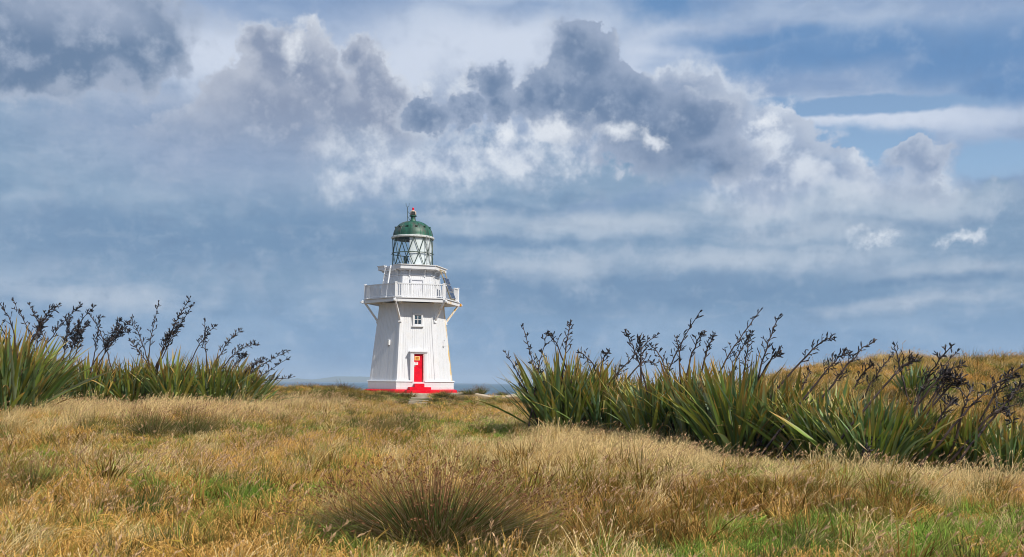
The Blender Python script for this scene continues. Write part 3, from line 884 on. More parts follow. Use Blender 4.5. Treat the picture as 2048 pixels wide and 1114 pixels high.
    prof = [(1.47, 11.33)] + [(0.17 + 1.28 * math.cos(t_) ** 0.92, 11.36 + 1.12 * math.sin(t_)) for t_ in np.linspace(0, math.pi / 2 * 0.985, 16)]
    b.lathe(prof, 48)
    dome = b.build('dome', GREEN, root, smooth=True)
    b = MB()
    for i in range(12):                                 # standing seams
        a = i * R(30) + 0.2
        b.tube([((r_ + 0.006) * math.cos(a), (r_ + 0.006) * math.sin(a), z_) for r_, z_ in prof[1:]], 0.014, 5, False)
    b.build('seams', GREEN, dome)
    for i in range(12):
        a = A0 + R(30) + i * R(30) + R(1); zz = 11.99
        r_ = 0.17 + 1.28 * math.cos(math.asin((zz - 11.36) / 1.12)) ** 0.92
        e = Vector((math.cos(a), math.sin(a), 0)); t_ = Vector((-math.sin(a), math.cos(a), 0))
        b = MB(); b.beam(e * (r_ - 0.10) + Vector((0, 0, zz + 0.02)), e * (r_ + 0.10) + Vector((0, 0, zz + 0.02)), 0.17, 0.05)
        v = b.build('vent_cowl', GREEN, dome)
        b = MB(); b.beam(e * (r_ - 0.08) + Vector((0, 0, zz - 0.06)), e * (r_ + 0.055) + Vector((0, 0, zz - 0.06)), 0.12, 0.10); b.build('vent_mouth', BLACK, v)
    b = MB(); b.lathe([(0.0, 12.38), (0.32, 12.40), (0.25, 12.47), (0.19, 12.62), (0.17, 12.84), (0.27, 12.86), (0.27, 12.91), (0.0, 12.92)], 20); fin = b.build('finial', GREEN, root, smooth=False)
    b = MB(); b.lathe([(0.0, 12.88), (0.13, 12.90), (0.22, 12.98), (0.24, 13.08), (0.21, 13.20), (0.12, 13.28), (0.0, 13.30)], 18); b.build('ball_vent', CREAM, fin, smooth=True)
    b = MB(); b.beam((-0.02, -0.16, 13.07), (-0.02, -0.27, 13.07), 0.27, 0.24); b.build('vent_opening', BLACK, fin)
    b = MB(); b.lathe([(0.0, 13.26), (0.085, 13.27), (0.07, 13.38), (0.09, 13.42), (0.05, 13.50), (0.0, 13.51)], 12); b.build('red_cap', RED, fin)
    b = MB(); xx = -0.43
    b.tube([(xx, -0.1, 12.40), (xx, -0.1, 13.5)], 0.022, 5)
    for s_ in (-1, 1):
        b.tube([(xx, -0.1, 13.5), (xx + s_ * 0.10, -0.1, 13.58), (xx + s_ * 0.12, -0.1, 13.78)], 0.016, 5)
    b.tube([(xx, -0.1, 13.22), (xx + 0.25, 0, 12.95)], 0.015, 5); b.tube([(xx, -0.1, 12.85), (xx + 0.25, 0, 12.50)], 0.015, 5)
    b.build('lightning_rod', DARK, root)
    # white ladder from the balcony to the gallery, on the left
    b = MB()
    f5 = lambda u, r_, z: Vector(face_pt(u, 7.4, 0, 5, up)).normalized() * r_ + Vector((0, 0, 0)) if False else None
    a = A0 + R(30) - R(60); nn = Vector((math.cos(a), math.sin(a), 0)); tt = Vector((-math.sin(a), math.cos(a), 0))
    foot, head = nn * 2.78 + Vector((0, 0, 6.70)), nn * 2.22 + Vector((0, 0, 9.08))
    foot += tt * 0.10; head += tt * -0.05
    for s_ in (-1, 1):
        b.beam(foot + tt * 0.27 * s_, head + tt * 0.27 * s_, 0.06, 0.10, up=tuple(nn))
    lad = b.build('ladder', W, root)
    for i in range(9):
        b = MB(); q = foot.lerp(head, (i + 0.7) / 9.2); b.beam(q - tt * 0.24, q + tt * 0.24, 0.09, 0.045); b.build('rung', W, lad)
    # solar panels on a sloping frame at the right-hand face
    a = A0 + R(30) + R(60); nn = Vector((math.cos(a), math.sin(a), 0)); tt = Vector((-math.sin(a), math.cos(a), 0))
    head, foot = nn * 2.26 + Vector((0, 0, 8.90)), nn * 3.10 + Vector((0, 0, 6.72))
    b = MB()
    for s_ in (-0.50, 0.50):
        b.beam(head + tt * s_, foot + tt * s_, 0.05, 0.07, up=tuple(nn))
    for f in (0.02, 0.50, 0.98):
        q = head.lerp(foot, f); b.beam(q - tt * 0.50, q + tt * 0.50, 0.05, 0.05)
    b.build('solar_frame', RUST, root)
    dirn = (foot - head).normalized(); out = tt.cross(dirn); out = out if out.dot(nn) > 0 else -out
    for f in (0.385, 0.625, 0.865):
        q = head.lerp(foot, f) + out * 0.075
        b = MB(); b.beam(q - dirn * 0.245, q + dirn * 0.245, 1.12, 0.035, up=tuple(out)); pn = b.build('solar_panel', STEEL, root)
        for i in range(4):
            for j in range(3):
                c_ = q + dirn * (-0.17 + i * 0.113) + tt * (-0.355 + j * 0.355) + out * 0.019
                b = MB(); b.beam(c_ - dirn * 0.05, c_ + dirn * 0.05, 0.34, 0.006, up=tuple(out)); b.build('solar_cell', PV, pn)
    return root
build_lighthouse()

# ------------------------------------------------------------------ concrete steps up the bank
def build_steps():
    m, n, p = principled('weathered concrete')
    co = obj_co(n)
    n.put(p.inputs['Base Color'], n.mix(n.noise(co, 5, 6, 0.7), (0.16, 0.12, 0.07, 1), (0.48, 0.42, 0.32, 1)))
    p.inputs['Roughness'].default_value = 0.95
    X0 = world_at(847, 800, LY - 7).x
    root = empty('concrete_steps', (X0, LY - 7.2, 0))
    tag(root, 'worn concrete garden steps climbing the bank to the red lighthouse base', 'steps')
    for i in range(6):
        y = -3.2 + i * 0.72
        z = max(gz(X0, LY - 7.2 + y) + 0.05, LZ - 0.66 + i * 0.12)
        b = MB(); b.box((rng.uniform(-.06, .06), y, z - 0.13), (1.25 + rng.uniform(-.1, .1), 0.40, 0.26)); o = b.build('step', m, root, bevel=0.03)
        o.rotation_euler = (R(rng.uniform(-2, 2)), R(rng.uniform(-1.5, 1.5)), 0)
build_steps()

# ------------------------------------------------------------------ flax
def leaf_material(name, tones, tip, spec=0.35, rough=0.42, trans=0.25):
    m = bpy.data.materials.new(name); m.use_nodes = True
    t = m.node_tree; n = N(t); t.nodes.clear()
    oi = n.node('ShaderNodeObjectInfo')
    own = n.attr('tone')                                # per leaf where many share one mesh
    rnd = n.math('FRACT', S(n, oi.outputs['Random']) + own)
    ramp = n.node('ShaderNodeValToRGB')
    ramp.color_ramp.elements[0].color = tones[0]; ramp.color_ramp.elements[0].position = 0
    ramp.color_ramp.elements[1].color = tones[-1]; ramp.color_ramp.elements[1].position = 1
    for i, c in enumerate(tones[1:-1]):
        e = ramp.color_ramp.elements.new((i + 1) / (len(tones) - 1)); e.color = c
    n.put(ramp.inputs[0], rnd)
    c = S(n, ramp.outputs[0])
    along, across = n.attr('along'), n.attr('across')
    co = n.vec(across * 9.0, along * 1.3, rnd * 40.0)
    st = n.noise(co, 1.0, 4, 0.6)
    c = n.mix(n.ss(0.35, 0.7, st) * 0.45, c, n.mix(0.5, c, (0.20, 0.20, 0.06, 1)))
    edge = n.ss(0.72, 1.0, n.math('ABSOLUTE', across))
    c = n.mix(edge * 0.5, c, (0.26, 0.13, 0.03, 1))
    tipf = n.ss(0.72, 1.02, along + (n.noise(n.vec(rnd * 57.0, 0.0, 0.0), 1.0, 2, 0.5) - 0.5) * 0.75)
    c = n.mix(tipf * 0.8, c, tip)
    pb = n.node('ShaderNodeBsdfPrincipled')
    n.put(pb.inputs['Base Color'], c)
    pb.inputs['Roughness'].default_value = rough
    pb.inputs['Specular IOR Level'].default_value = spec
    tr = n.node('ShaderNodeBsdfTranslucent'); n.put(tr.inputs[0], c)
    ms = n.node('ShaderNodeMixShader'); ms.inputs[0].default_value = trans
    t.links.new(pb.outputs[0], ms.inputs[1]); t.links.new(tr.outputs[0], ms.inputs[2])
    o = n.node('ShaderNodeOutputMaterial'); t.links.new(ms.outputs[0], o.inputs[0])
    return m
FLAX = leaf_material('flax leaf', [(0.17, 0.29, 0.15, 1), (0.22, 0.33, 0.050, 1), (0.055, 0.13, 0.05, 1), (0.36, 0.42, 0.065, 1), (0.10, 0.21, 0.050, 1), (0.33, 0.41, 0.27, 1), (0.19, 0.28, 0.040, 1), (0.14, 0.27, 0.14, 1), (0.44, 0.42, 0.075, 1), (0.06, 0.13, 0.05, 1), (0.26, 0.36, 0.14, 1)], (0.50, 0.24, 0.055, 1))
DEADLEAF = leaf_material('dead flax leaf', [(0.48, 0.32, 0.13, 1), (0.38, 0.20, 0.07, 1), (0.60, 0.47, 0.24, 1), (0.50, 0.36, 0.08, 1)], (0.36, 0.20, 0.08, 1), 0.2, 0.6)
STALK, _n, _p = principled('dead flax stalk')
_n.put(_p.inputs['Base Color'], _n.mix(_n.noise(obj_co(_n), 3, 4, 0.6), (0.016, 0.012, 0.013, 1), (0.085, 0.048, 0.032, 1)))
_p.inputs['Roughness'].default_value = 0.6
POD, _n, _p = principled('flax seed pod')
_k = _n.noise(obj_co(_n), 5, 4, 0.6)
_n.put(_p.inputs['Base Color'], _n.mix(_n.ss(0.52, 0.72, _k), (0.013, 0.011, 0.014, 1), (0.085, 0.048, 0.026, 1)))
_p.inputs['Roughness'].default_value = 0.5

def leaf_rows(droop, kink, side, width, segs=9, seed=0):
    """centre line (x, z) of a unit leaf growing up +Z and arching towards +X, plus its widths"""
    pts, a, x, z = [], 0.0, 0.0, 0.0
    ds = 1.0 / segs
    for i in range(segs + 1):
        t = i / segs
        w = width * (0.55 + 0.45 * min(1, t / 0.35)) * (1 - max(0, (t - 0.55) / 0.45) ** 1.7) + 0.0006
        pts.append((x, side * math.sin(t * 2.2) * 0.03, z, w, t, a))
        a = droop * (t ** 1.6)
        if kink and t >= kink: a = droop * 0.5 + 1.9
        x += math.sin(a) * ds; z += math.cos(a) * ds
    return pts
def leaf_geo(rows, mb, mat4=None, attrs=None, tone=0.0):
    b = len(mb.v)
    for (x, y, z, w, t, a) in rows:
        fold = 0.55 * (1 - t) + 0.12
        up = Vector((math.cos(a), 0, -math.sin(a)))      # away from the keel
        for s_ in (-1, 0, 1):
            p = Vector((x, y, z)) + Vector((0, s_ * w, 0)) + up * (abs(s_) * w * fold * -1.0)
            if mat4 is not None: p = mat4 @ p
            mb.v.append(tuple(p))
            attrs['along'].append(t); attrs['across'].append(float(s_)); attrs['tone'].append(tone)
    for i in range(len(rows) - 1):
        for k in (0, 1):
            q = b + i * 3 + k
            mb.f.append((q, q + 1, q + 4, q + 3))
def with_attrs(me, attrs):
    for k, vals in attrs.items():
        a = me.attributes.new(k, 'FLOAT', 'POINT')
        a.data.foreach_set('value', np.array(vals, dtype=np.float32))
    return me
new_attrs = lambda: {'along': [], 'across': [], 'tone': []}
LEAF_SHAPES = [(0.25, 0, .3, .020), (0.40, 0, -.4, .023), (0.10, 0, .2, .021), (0.60, 0, .5, .020), (0.85, 0, -.3, .019), (0.20, 0, -.6, .025), (0.35, 0.72, .2, .021), (1.25, 0, .4, .019), (0.5, 0, .1, .017), (0.15, 0, .5, .018)]
LEAVES = []
for i, (dr, kk, sd, wd) in enumerate(LEAF_SHAPES):
    mb = MB(); at = new_attrs()
    leaf_geo(leaf_rows(dr, kk, sd, wd), mb, None, at)
    LEAVES.append(with_attrs(mb.mesh('flax_leaf', FLAX, True), at))
DEAD = []
for i, (dr, kk, sd, wd) in enumerate([(1.5, 0, .4, .020), (1.1, 0, -.4, .019), (2.1, 0, .1, .018)]):
    mb = MB(); at = new_attrs()
    leaf_geo(leaf_rows(dr, kk, sd, wd), mb, None, at)
    DEAD.append(with_attrs(mb.mesh('dead_flax_leaf', DEADLEAF, True), at))

def leaf_matrix(r, rad_, height, wind):
    """one leaf somewhere in a bush; returns (matrix, shape index)"""
    q = math.sqrt(r.random())
    az = r.uniform(0, 2 * math.pi)
    base = Vector((math.cos(az) * q * rad_ * 0.45, math.sin(az) * q * rad_ * 0.45, -0.05))
    lean = (0.05 + 0.50 * q * q + r.gauss(0, 0.13)) + (0.35 if r.random() < 0.07 else 0)
    az2 = az + r.gauss(0, 0.5)
    L = height * r.uniform(0.72, 1.08) * (1 - 0.12 * q) / max(0.72, math.cos(min(abs(lean), 0.9)) ** 0.5)
    d = Vector((math.sin(lean) * math.cos(az2) + wind, math.sin(lean) * math.sin(az2), math.cos(lean))).normalized()
    z = d; az3 = math.atan2(d.y, d.x)
    x = Vector((math.cos(az3), math.sin(az3), 0)); x = (x - z * x.dot(z))
    x = x.normalized() if x.length > 1e-3 else Vector((1, 0, 0))
    x = Matrix.Rotation(r.gauss(0, 0.55), 3, z) @ x
    y = z.cross(x)
    m = Matrix((x, y, z)).transposed().to_4x4()
    wsc = r.uniform(0.8, 1.2) / (L / 2.1) ** 0.4
    m = Matrix.Translation(base) @ m @ Matrix.Diagonal((L, L * wsc, L, 1))
    rr = r.random()
    k = (r.choice((0, 1, 2, 5, 8, 9)) if rr < 0.66 else r.choice((3, 4)) if rr < 0.9 else 6 if rr < 0.94 else 7)
    return m, k

def flax_bush(loc, rad_, height, label, group, n_leaf=85, n_inner=90, wind=0.06, seed=0):
    r = random.Random(seed)
    root = empty('flax_bush', loc)
    tag(root, label, 'flax bush', group)
    mb = MB(); at = new_attrs()
    for i in range(n_inner):
        m, k = leaf_matrix(r, rad_ * 0.9, height * 0.93, wind)
        dr, kk, sd, wd = LEAF_SHAPES[k]
        leaf_geo(leaf_rows(dr, kk, sd, wd, 6), mb, m, at, r.random())
    tag(link('inner_leaves', with_attrs(mb.mesh('inner_leaves', FLAX, True), at), root), kind='stuff')
    for i in range(int(n_leaf * 1.3)):
        m, k = leaf_matrix(r, rad_, height, wind)
        o = link('leaf', LEAVES[k], root)
        o.matrix_local = m
    for i in range(max(4, n_leaf // 9)):                   # dead skirt and broken leaves
        m, k = leaf_matrix(r, rad_ * 1.1, height * 0.72, wind)
        o = link('dead_leaf', r.choice(DEAD), root)
        o.matrix_local = m
    return root

def pod(mb, p, d, L, w, r):
    """a split, slightly curved capsule standing off its twig"""
    d = d.normalized()
    s = d.cross(Vector((0.3, 1, 0.2))).normalized()
    q = [p, p + d * L * 0.35 + s * w * 0.25, p + d * L * 0.75 + s * w * 0.1, p + d * L - s * w * 0.6]
    mb.tube(q, [w * 0.35, w, w * 0.85, w * 0.12], 4, False)
def flax_stalk(bush, tip, mid, base, r, density=1.0, fat=1.0):
    """a woody flower stalk from base through mid to tip with twigs of pods on its upper part (world points)"""
    inv = Vector(bush.location)
    base, mid, tip = base - inv, mid - inv, tip - inv
    n_ = 16
    # curve: straight lower stem, bowed upper part
    ctrl = mid + (mid - base) * 0.35
    pts = []
    for i in range(n_ + 1):
        t = i / n_
        if t < 0.45:
            pts.append(base.lerp(mid, t / 0.45))
        else:
            u = (t - 0.45) / 0.55
            a = mid.lerp(mid.lerp(ctrl, 0.9), u); b_ = mid.lerp(ctrl, 0.9).lerp(tip, u)
            pts.append(a.lerp(b_, u))
    L = sum((pts[i + 1] - pts[i]).length for i in range(n_))
    for i in range(2, n_):
        pts[i] = pts[i] + Vector((r.gauss(0, .010), r.gauss(0, .02), r.gauss(0, .010))) * (L / 3)
    mb = MB()
    mb.tube(pts, [0.031 * (1 - 0.70 * i / n_) for i in range(n_ + 1)], 5)
    pd = MB()
    s0 = r.uniform(0.44, 0.58)
    m = int(r.uniform(12, 17) * max(0.6, density))
    for j in range(m):
        t = s0 + (1 - s0) * (j + r.uniform(0, 0.7)) / m
        t = min(t, 0.985)
        f = t * n_; i = min(int(f), n_ - 1)
        p = pts[i].lerp(pts[i + 1], f - i); d = (pts[i + 1] - pts[i]).normalized()
        side = 1 if j % 2 else -1
        out = d.cross(Vector((0, 1, 0))).normalized() * side
        out = (Matrix.Rotation(r.uniform(-1.0, 1.0), 3, d) @ out)
        bl = r.uniform(0.06, 0.16) * (1.15 - 0.75 * (t - s0) / (1 - s0))
        q = [p, p + (d * 0.75 + out * 0.7) * bl * 0.5, p + (d * 0.9 + out * 0.95 + Vector((0, 0, 0.25))) * bl]
        mb.tube(q, [0.012, 0.010, 0.006], 4, False)
        np_ = int(r.choice((2, 3, 3, 4, 5)) * density + 0.5)
        for k in range(np_):
            u = 0.35 + 0.65 * (k + 1) / max(1, np_)
            a = q[0].lerp(q[1], min(1, u * 2)) if u < 0.5 else q[1].lerp(q[2], (u - 0.5) * 2)
            dd = (d * r.uniform(-0.2, 0.6) + out * r.uniform(0.0, 0.9) * (1 if r.random() < .7 else -1) + Vector((r.gauss(0, .35), r.gauss(0, .35), r.uniform(0.0, 0.9))))
            pod(pd, a, dd, r.uniform(0.08, 0.15) * fat, r.uniform(0.012, 0.019) * fat, r)
    for k in range(3):
        pod(pd, pts[-1], (pts[-1] - pts[-2]) + Vector((r.gauss(0, .1), r.gauss(0, .1), .05)), 0.10, 0.014, r)
    st = mb.build('flower_stalk', STALK, bush)
    tag(pd.build('seed_pods', POD, st), kind='stuff')

GL, GR_ = 'flax bushes on the left', 'flax bushes on the right'
# px of the foot, distance, radius, height, label, group, leaves
BUSH = [
    (15, 29.0, 1.75, 2.92, 'large bright green flax bush nearest the left edge, in front of the others', GL, 162),
    (-30, 33.0, 1.3, 2.76, 'flax bush cut by the left edge behind the large one', GL, 87),
    (100, 37.0, 1.3, 2.51, 'flax bush under the thickest tangle of dark seed stalks at far left', GL, 100),
    (185, 37.5, 1.3, 2.45, 'dark flax bush between the tangled stalks and the left middle bush', GL, 106),
    (265, 38.0, 1.3, 2.43, 'low shaded flax bush in the middle of the left hedge', GL, 106),
    (345, 38.0, 1.35, 2.69, 'tall flax bush below the two highest stalks of the left hedge', GL, 118),
    (425, 38.5, 1.3, 2.60, 'second flax bush from the right end of the left hedge', GL, 112),
    (480, 39.0, 1.2, 2.25, 'flax bush with stalks leaning over the sea, right end of the left hedge', GL, 100),
    (1135, 27.8, 1.55, 2.70, 'flax bush nearest the lighthouse on the right, leaves splayed to the left', GR_, 150),
    (1215, 27.5, 1.2, 2.42, 'grey-green flax bush second from the left end of the right hedge', GR_, 106),
    (1310, 25.2, 1.25, 2.15, 'low flax bush behind the tall blond grass', GR_, 106),
    (1390, 24.5, 1.25, 2.37, 'flax bush below the tall bent stalk, left of the broad-leaved one', GR_, 106),
    (1480, 22.8, 1.3, 2.59, 'broad-leaved upright flax bush at the middle of the right hedge', GR_, 131),
    (1575, 22.8, 1.2, 2.37, 'flax bush just right of the broad-leaved upright one', GR_, 106),
    (1655, 21.0, 1.15, 1.98, 'flax bush with folded yellow leaves, in front of the dune foot', GR_, 106),
    (1745, 19.5, 1.1, 1.93, 'upright green flax bush above the fallen dark seed head', GR_, 106),
    (1835, 19.8, 1.1, 1.76, 'low flax bush third from the right edge', GR_, 93),
    (1930, 19.5, 1.1, 1.59, 'low olive flax bush second from the right edge', GR_, 93),
    (2030, 19.0, 1.1, 1.49, 'low flax bush cut by the right edge', GR_, 93),
    (1450, 28.0, 1.3, 2.31, 'flax bush in the back row behind the broad-leaved one', GR_, 75),
    (1560, 27.0, 1.3, 2.31, 'flax bush in the back row, left of the dune slope', GR_, 75),
    (1690, 24.5, 1.15, 1.93, 'flax bush in the back row under leaning stalks before the dune', GR_, 75),
    (1800, 24.0, 1.1, 1.65, 'flax bush in the back row at the foot of the dune', GR_, 68),
    (1262, 33.0, 1.2, 2.20, 'flax bush in the back row behind the gap near the lighthouse end', GR_, 75),
    (1835, 33.0, 0.7, 1.49, 'small pale flax bush growing alone on the dune slope', GR_, 50),
]
bushes = []
for i, (px, y, rd, h, lab, grp, nl) in enumerate(BUSH):
    x = world_at(px, 820, y).x
    bushes.append((px, y, flax_bush((x, y, gz(x, y) - 0.03), rd, h, lab, grp, nl, 190 if nl > 60 else 90, 0.07 if px < 1000 else 0.04, 100 + i)))

# tip x, tip y, x and y where the stalk leaves the foliage, pod density
STALKS_L = [(26, 598, 66, 690, .9), (0, 608, 30, 680, .7), (-8, 634, 20, 690, .8), (59, 608, 92, 690, .9), (117, 610, 53, 700, 1), (104, 616, 62, 690, 1), (162, 610, 92, 690, 1.3), (189, 613, 118, 700, 1.2),
    (175, 646, 150, 712, 1.4), (140, 640, 128, 705, 1.2), (158, 655, 140, 712, 1.4), (200, 633, 188, 712, .9), (182, 632, 214, 704, .7), (257, 646, 196, 714, 1.4), (257, 662, 212, 704, 1.3), (240, 640, 208, 712, 1.2), (263, 637, 291, 706, .9), (317, 605, 298, 706, .7),
    (380, 596, 320, 712, 1.2), (386, 608, 326, 712, .9), (365, 651, 328, 698, .8), (260, 680, 297, 732, .9), (345, 665, 322, 712, 1.2), (409, 640, 412, 712, .6), (430, 652, 387, 710, .9), (481, 660, 432, 722, .9), (516, 690, 455, 722, 1),
    (490, 711, 464, 738, 1), (527, 717, 482, 757, 1.1), (577, 702, 488, 757, 1.1), (578, 716, 494, 776, .8), (586, 754, 503, 776, .9), (79, 742, 40, 806, 1.4), (128, 720, 92, 770, 1.0), (85, 640, 74, 695, 1.1)]
STALKS_R = [(1046, 653, 1084, 790, 1.2), (1011, 705, 1054, 785, .9), (1095, 666, 1074, 756, .9), (1141, 645, 1129, 724, .9), (1097, 668, 1126, 720, .8), (1159, 706, 1196, 746, .8), (1216, 706, 1201, 744, .9), (1314, 670, 1218, 768, 1.2), (1252, 663, 1282, 738, .9), (1279, 676, 1282, 742, 1.1),
    (1399, 625, 1336, 746, .9), (1352, 676, 1360, 742, .7), (1302, 693, 1333, 742, .9), (1407, 666, 1380, 724, 1), (1428, 673, 1406, 732, 1), (1521, 621, 1440, 742, 1), (1505, 666, 1460, 748, 1), (1558, 633, 1518, 748, 1.1), (1498, 676, 1488, 750, 1), (1558, 713, 1527, 742, 1), (1310, 730, 1262, 748, .8),
    (1666, 676, 1592, 734, 1.1), (1746, 683, 1668, 764, 1.2), (1696, 706, 1632, 766, 1.2), (1786, 708, 1728, 790, 1.2), (1832, 723, 1770, 770, 1.2), (1746, 731, 1706, 778, 1.1), (1902, 693, 1836, 800, 1), (1915, 703, 1824, 806, 1.2), (1892, 743, 1864, 796, 1.5), (1925, 728, 1854, 786, .6),
    (1912, 774, 1884, 790, 1.5), (2041, 733, 1930, 826, 1), (2031, 753, 1980, 804, 1.2), (1942, 773, 1923, 834, .8), (1900, 752, 1868, 800, 1.5), (1825, 806, 1790, 850, 1.4), (1905, 806, 1880, 836, 1.5), (2025, 852, 1975, 838, 1.3), (2044, 770, 1990, 830, 1.1), (1566, 838, 1503, 900, 1.6), (1748, 870, 1728, 925, 1.7), (1790, 690, 1806, 760, .5), (1620, 742, 1594, 800, .9)]
_r = random.Random(5)
def place_stalk(tx, ty, mx, my, dens, cand):
    low = my > 815
    best = min(cand, key=lambda b: abs(b[0] - (mx - (tx - mx) * 0.25)) + (0 if not low else b[1]))
    px, y, bush = best
    ds = y - 0.3 if not low else y - 0.9
    tip = world_at(tx, ty, ds + _r.uniform(-0.5, 0.4)); mid = world_at(mx, my, ds)
    slope = (tip.x - mid.x) / max(0.2, tip.z - mid.z)
    zb = gz(mid.x, ds)
    drop = mid.z - zb
    base = Vector((mid.x - max(-1.2, min(1.2, slope)) * drop * 0.7, ds + _r.uniform(-.1, .3), zb - 0.05))
    flax_stalk(bush, tip, mid, base, _r, dens * (1.15 if y > 34 else 0.85), 1.1 if y > 35 else 1.0 if y > 25 else 0.78)
for s_ in STALKS_L: place_stalk(*s_, [b for b in bushes if b[0] < 600])
for s_ in STALKS_R: place_stalk(*s_, [b for b in bushes if b[0] > 900 and b[1] < 31])

# ------------------------------------------------------------------ grass
def grass_material(name, ramp_cols, tip, dark_root, trans=0.3, rough=0.7):
    """colour: one tone per blade, patches over the field, paler or darker towards the tip"""
    m = bpy.data.materials.new(name); m.use_nodes = True
    t = m.node_tree; n = N(t); t.nodes.clear()
    inst = n.attr('tint', 'INSTANCER')
    own = n.attr('tone'); along = n.attr('along')
    ramp = n.node('ShaderNodeValToRGB')
    el = ramp.color_ramp.elements
    el[0].color = ramp_cols[0]; el[1].color = ramp_cols[-1]
    for i, c in enumerate(ramp_cols[1:-1]):
        e = el.new((i + 1) / (len(ramp_cols) - 1)); e.color = c
    n.put(ramp.inputs[0], (own * 0.5 + inst * 0.5).clamp())
    c = S(n, ramp.outputs[0])
    shade = n.lerp(n.math('FRACT', own * 7.31), 0.45, 1.30)                # no two blades alike: old grey ones, fresh ones
    c = n.vmath('SCALE', c, shade)
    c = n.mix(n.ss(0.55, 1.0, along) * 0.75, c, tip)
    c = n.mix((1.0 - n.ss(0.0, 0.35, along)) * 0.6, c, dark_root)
    d = n.node('ShaderNodeBsdfDiffuse'); n.put(d.inputs[0], c)
    tr = n.node('ShaderNodeBsdfTranslucent'); n.put(tr.inputs[0], c)
    ms = n.node('ShaderNodeMixShader'); ms.inputs[0].default_value = trans
    t.links.new(d.outputs[0], ms.inputs[1]); t.links.new(tr.outputs[0], ms.inputs[2])
    o = n.node('ShaderNodeOutputMaterial'); t.links.new(ms.outputs[0], o.inputs[0])
    return m
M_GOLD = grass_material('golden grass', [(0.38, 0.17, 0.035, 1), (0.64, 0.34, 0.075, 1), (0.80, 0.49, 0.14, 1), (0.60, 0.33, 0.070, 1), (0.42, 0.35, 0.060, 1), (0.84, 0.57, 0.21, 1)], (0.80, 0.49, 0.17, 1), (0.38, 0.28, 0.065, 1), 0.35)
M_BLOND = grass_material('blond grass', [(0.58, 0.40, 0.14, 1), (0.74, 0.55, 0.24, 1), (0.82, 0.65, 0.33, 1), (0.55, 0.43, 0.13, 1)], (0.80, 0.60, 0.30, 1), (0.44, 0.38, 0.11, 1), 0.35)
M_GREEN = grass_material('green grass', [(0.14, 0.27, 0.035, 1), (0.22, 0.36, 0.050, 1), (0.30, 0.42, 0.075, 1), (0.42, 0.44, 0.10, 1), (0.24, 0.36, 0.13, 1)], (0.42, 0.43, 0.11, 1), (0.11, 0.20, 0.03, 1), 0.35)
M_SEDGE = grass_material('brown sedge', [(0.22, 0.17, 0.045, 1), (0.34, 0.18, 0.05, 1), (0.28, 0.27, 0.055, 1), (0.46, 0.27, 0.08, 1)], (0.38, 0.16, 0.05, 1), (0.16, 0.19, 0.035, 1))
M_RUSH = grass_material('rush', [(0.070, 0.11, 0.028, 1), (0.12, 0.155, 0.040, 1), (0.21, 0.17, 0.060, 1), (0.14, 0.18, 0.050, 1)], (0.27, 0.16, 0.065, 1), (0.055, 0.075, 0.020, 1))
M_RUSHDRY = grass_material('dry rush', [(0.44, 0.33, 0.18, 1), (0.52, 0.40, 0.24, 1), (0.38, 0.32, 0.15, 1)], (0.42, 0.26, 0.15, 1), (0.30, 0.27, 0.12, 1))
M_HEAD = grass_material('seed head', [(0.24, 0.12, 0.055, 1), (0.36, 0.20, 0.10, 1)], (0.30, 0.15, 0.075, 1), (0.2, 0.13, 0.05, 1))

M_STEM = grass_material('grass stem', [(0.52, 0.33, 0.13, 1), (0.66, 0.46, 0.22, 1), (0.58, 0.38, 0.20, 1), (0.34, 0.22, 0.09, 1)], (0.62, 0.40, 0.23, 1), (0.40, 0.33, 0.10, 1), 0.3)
GA = lambda: {'along': [], 'tone': []}
def blade(mb, at, base, az, lean, curl, L, w, tone, segs=4, twist=0.0, head=None):
    """a narrow blade or stem; head = (count, length, width) adds a little plume at its top"""
    b = len(mb.v)
    p = Vector(base); a = lean
    ca, sa = math.cos(az), math.sin(az)
    sx, sy = -math.sin(az + twist), math.cos(az + twist)
    for i in range(segs + 1):
        t = i / segs
        ww = w * (1 - t ** 1.8) if not head else w * (1 - 0.45 * t)
        mb.v.append((p.x - sx * ww, p.y - sy * ww, p.z)); mb.v.append((p.x + sx * ww, p.y + sy * ww, p.z))
        at['along'] += [t, t]; at['tone'] += [tone, tone]
        a = lean + curl * (t + 0.5 / segs)
        p = p + Vector((math.sin(a) * ca, math.sin(a) * sa, math.cos(a))) * (L / segs)
        if i < segs:
            q = b + i * 2
            mb.f.append((q, q + 1, q + 3, q + 2))
    if head:
        cnt, hl, hw = head
        p = Vector(((mb.v[-1][0] + mb.v[-2][0]) / 2, (mb.v[-1][1] + mb.v[-2][1]) / 2, mb.v[-1][2]))
        d = Vector((math.sin(a) * ca, math.sin(a) * sa, math.cos(a)))
        for k in range(cnt):
            q = p - d * hl * 1.6 * (k / cnt)
            sdir = Vector((math.cos(az + k * 2.4), math.sin(az + k * 2.4), 0.35))
            e = q + (d * 0.8 + sdir * 0.55) * hl
            mpt = q.lerp(e, 0.55); nrm = d.cross(sdir).normalized() * hw
            bb = len(mb.v)
            mb.v += [tuple(q), tuple(mpt - nrm), tuple(e), tuple(mpt + nrm)]
            at['along'] += [0.9, 1, 1, 1]; at['tone'] += [tone] * 4
            mb.f.append((bb, bb + 1, bb + 2, bb + 3))

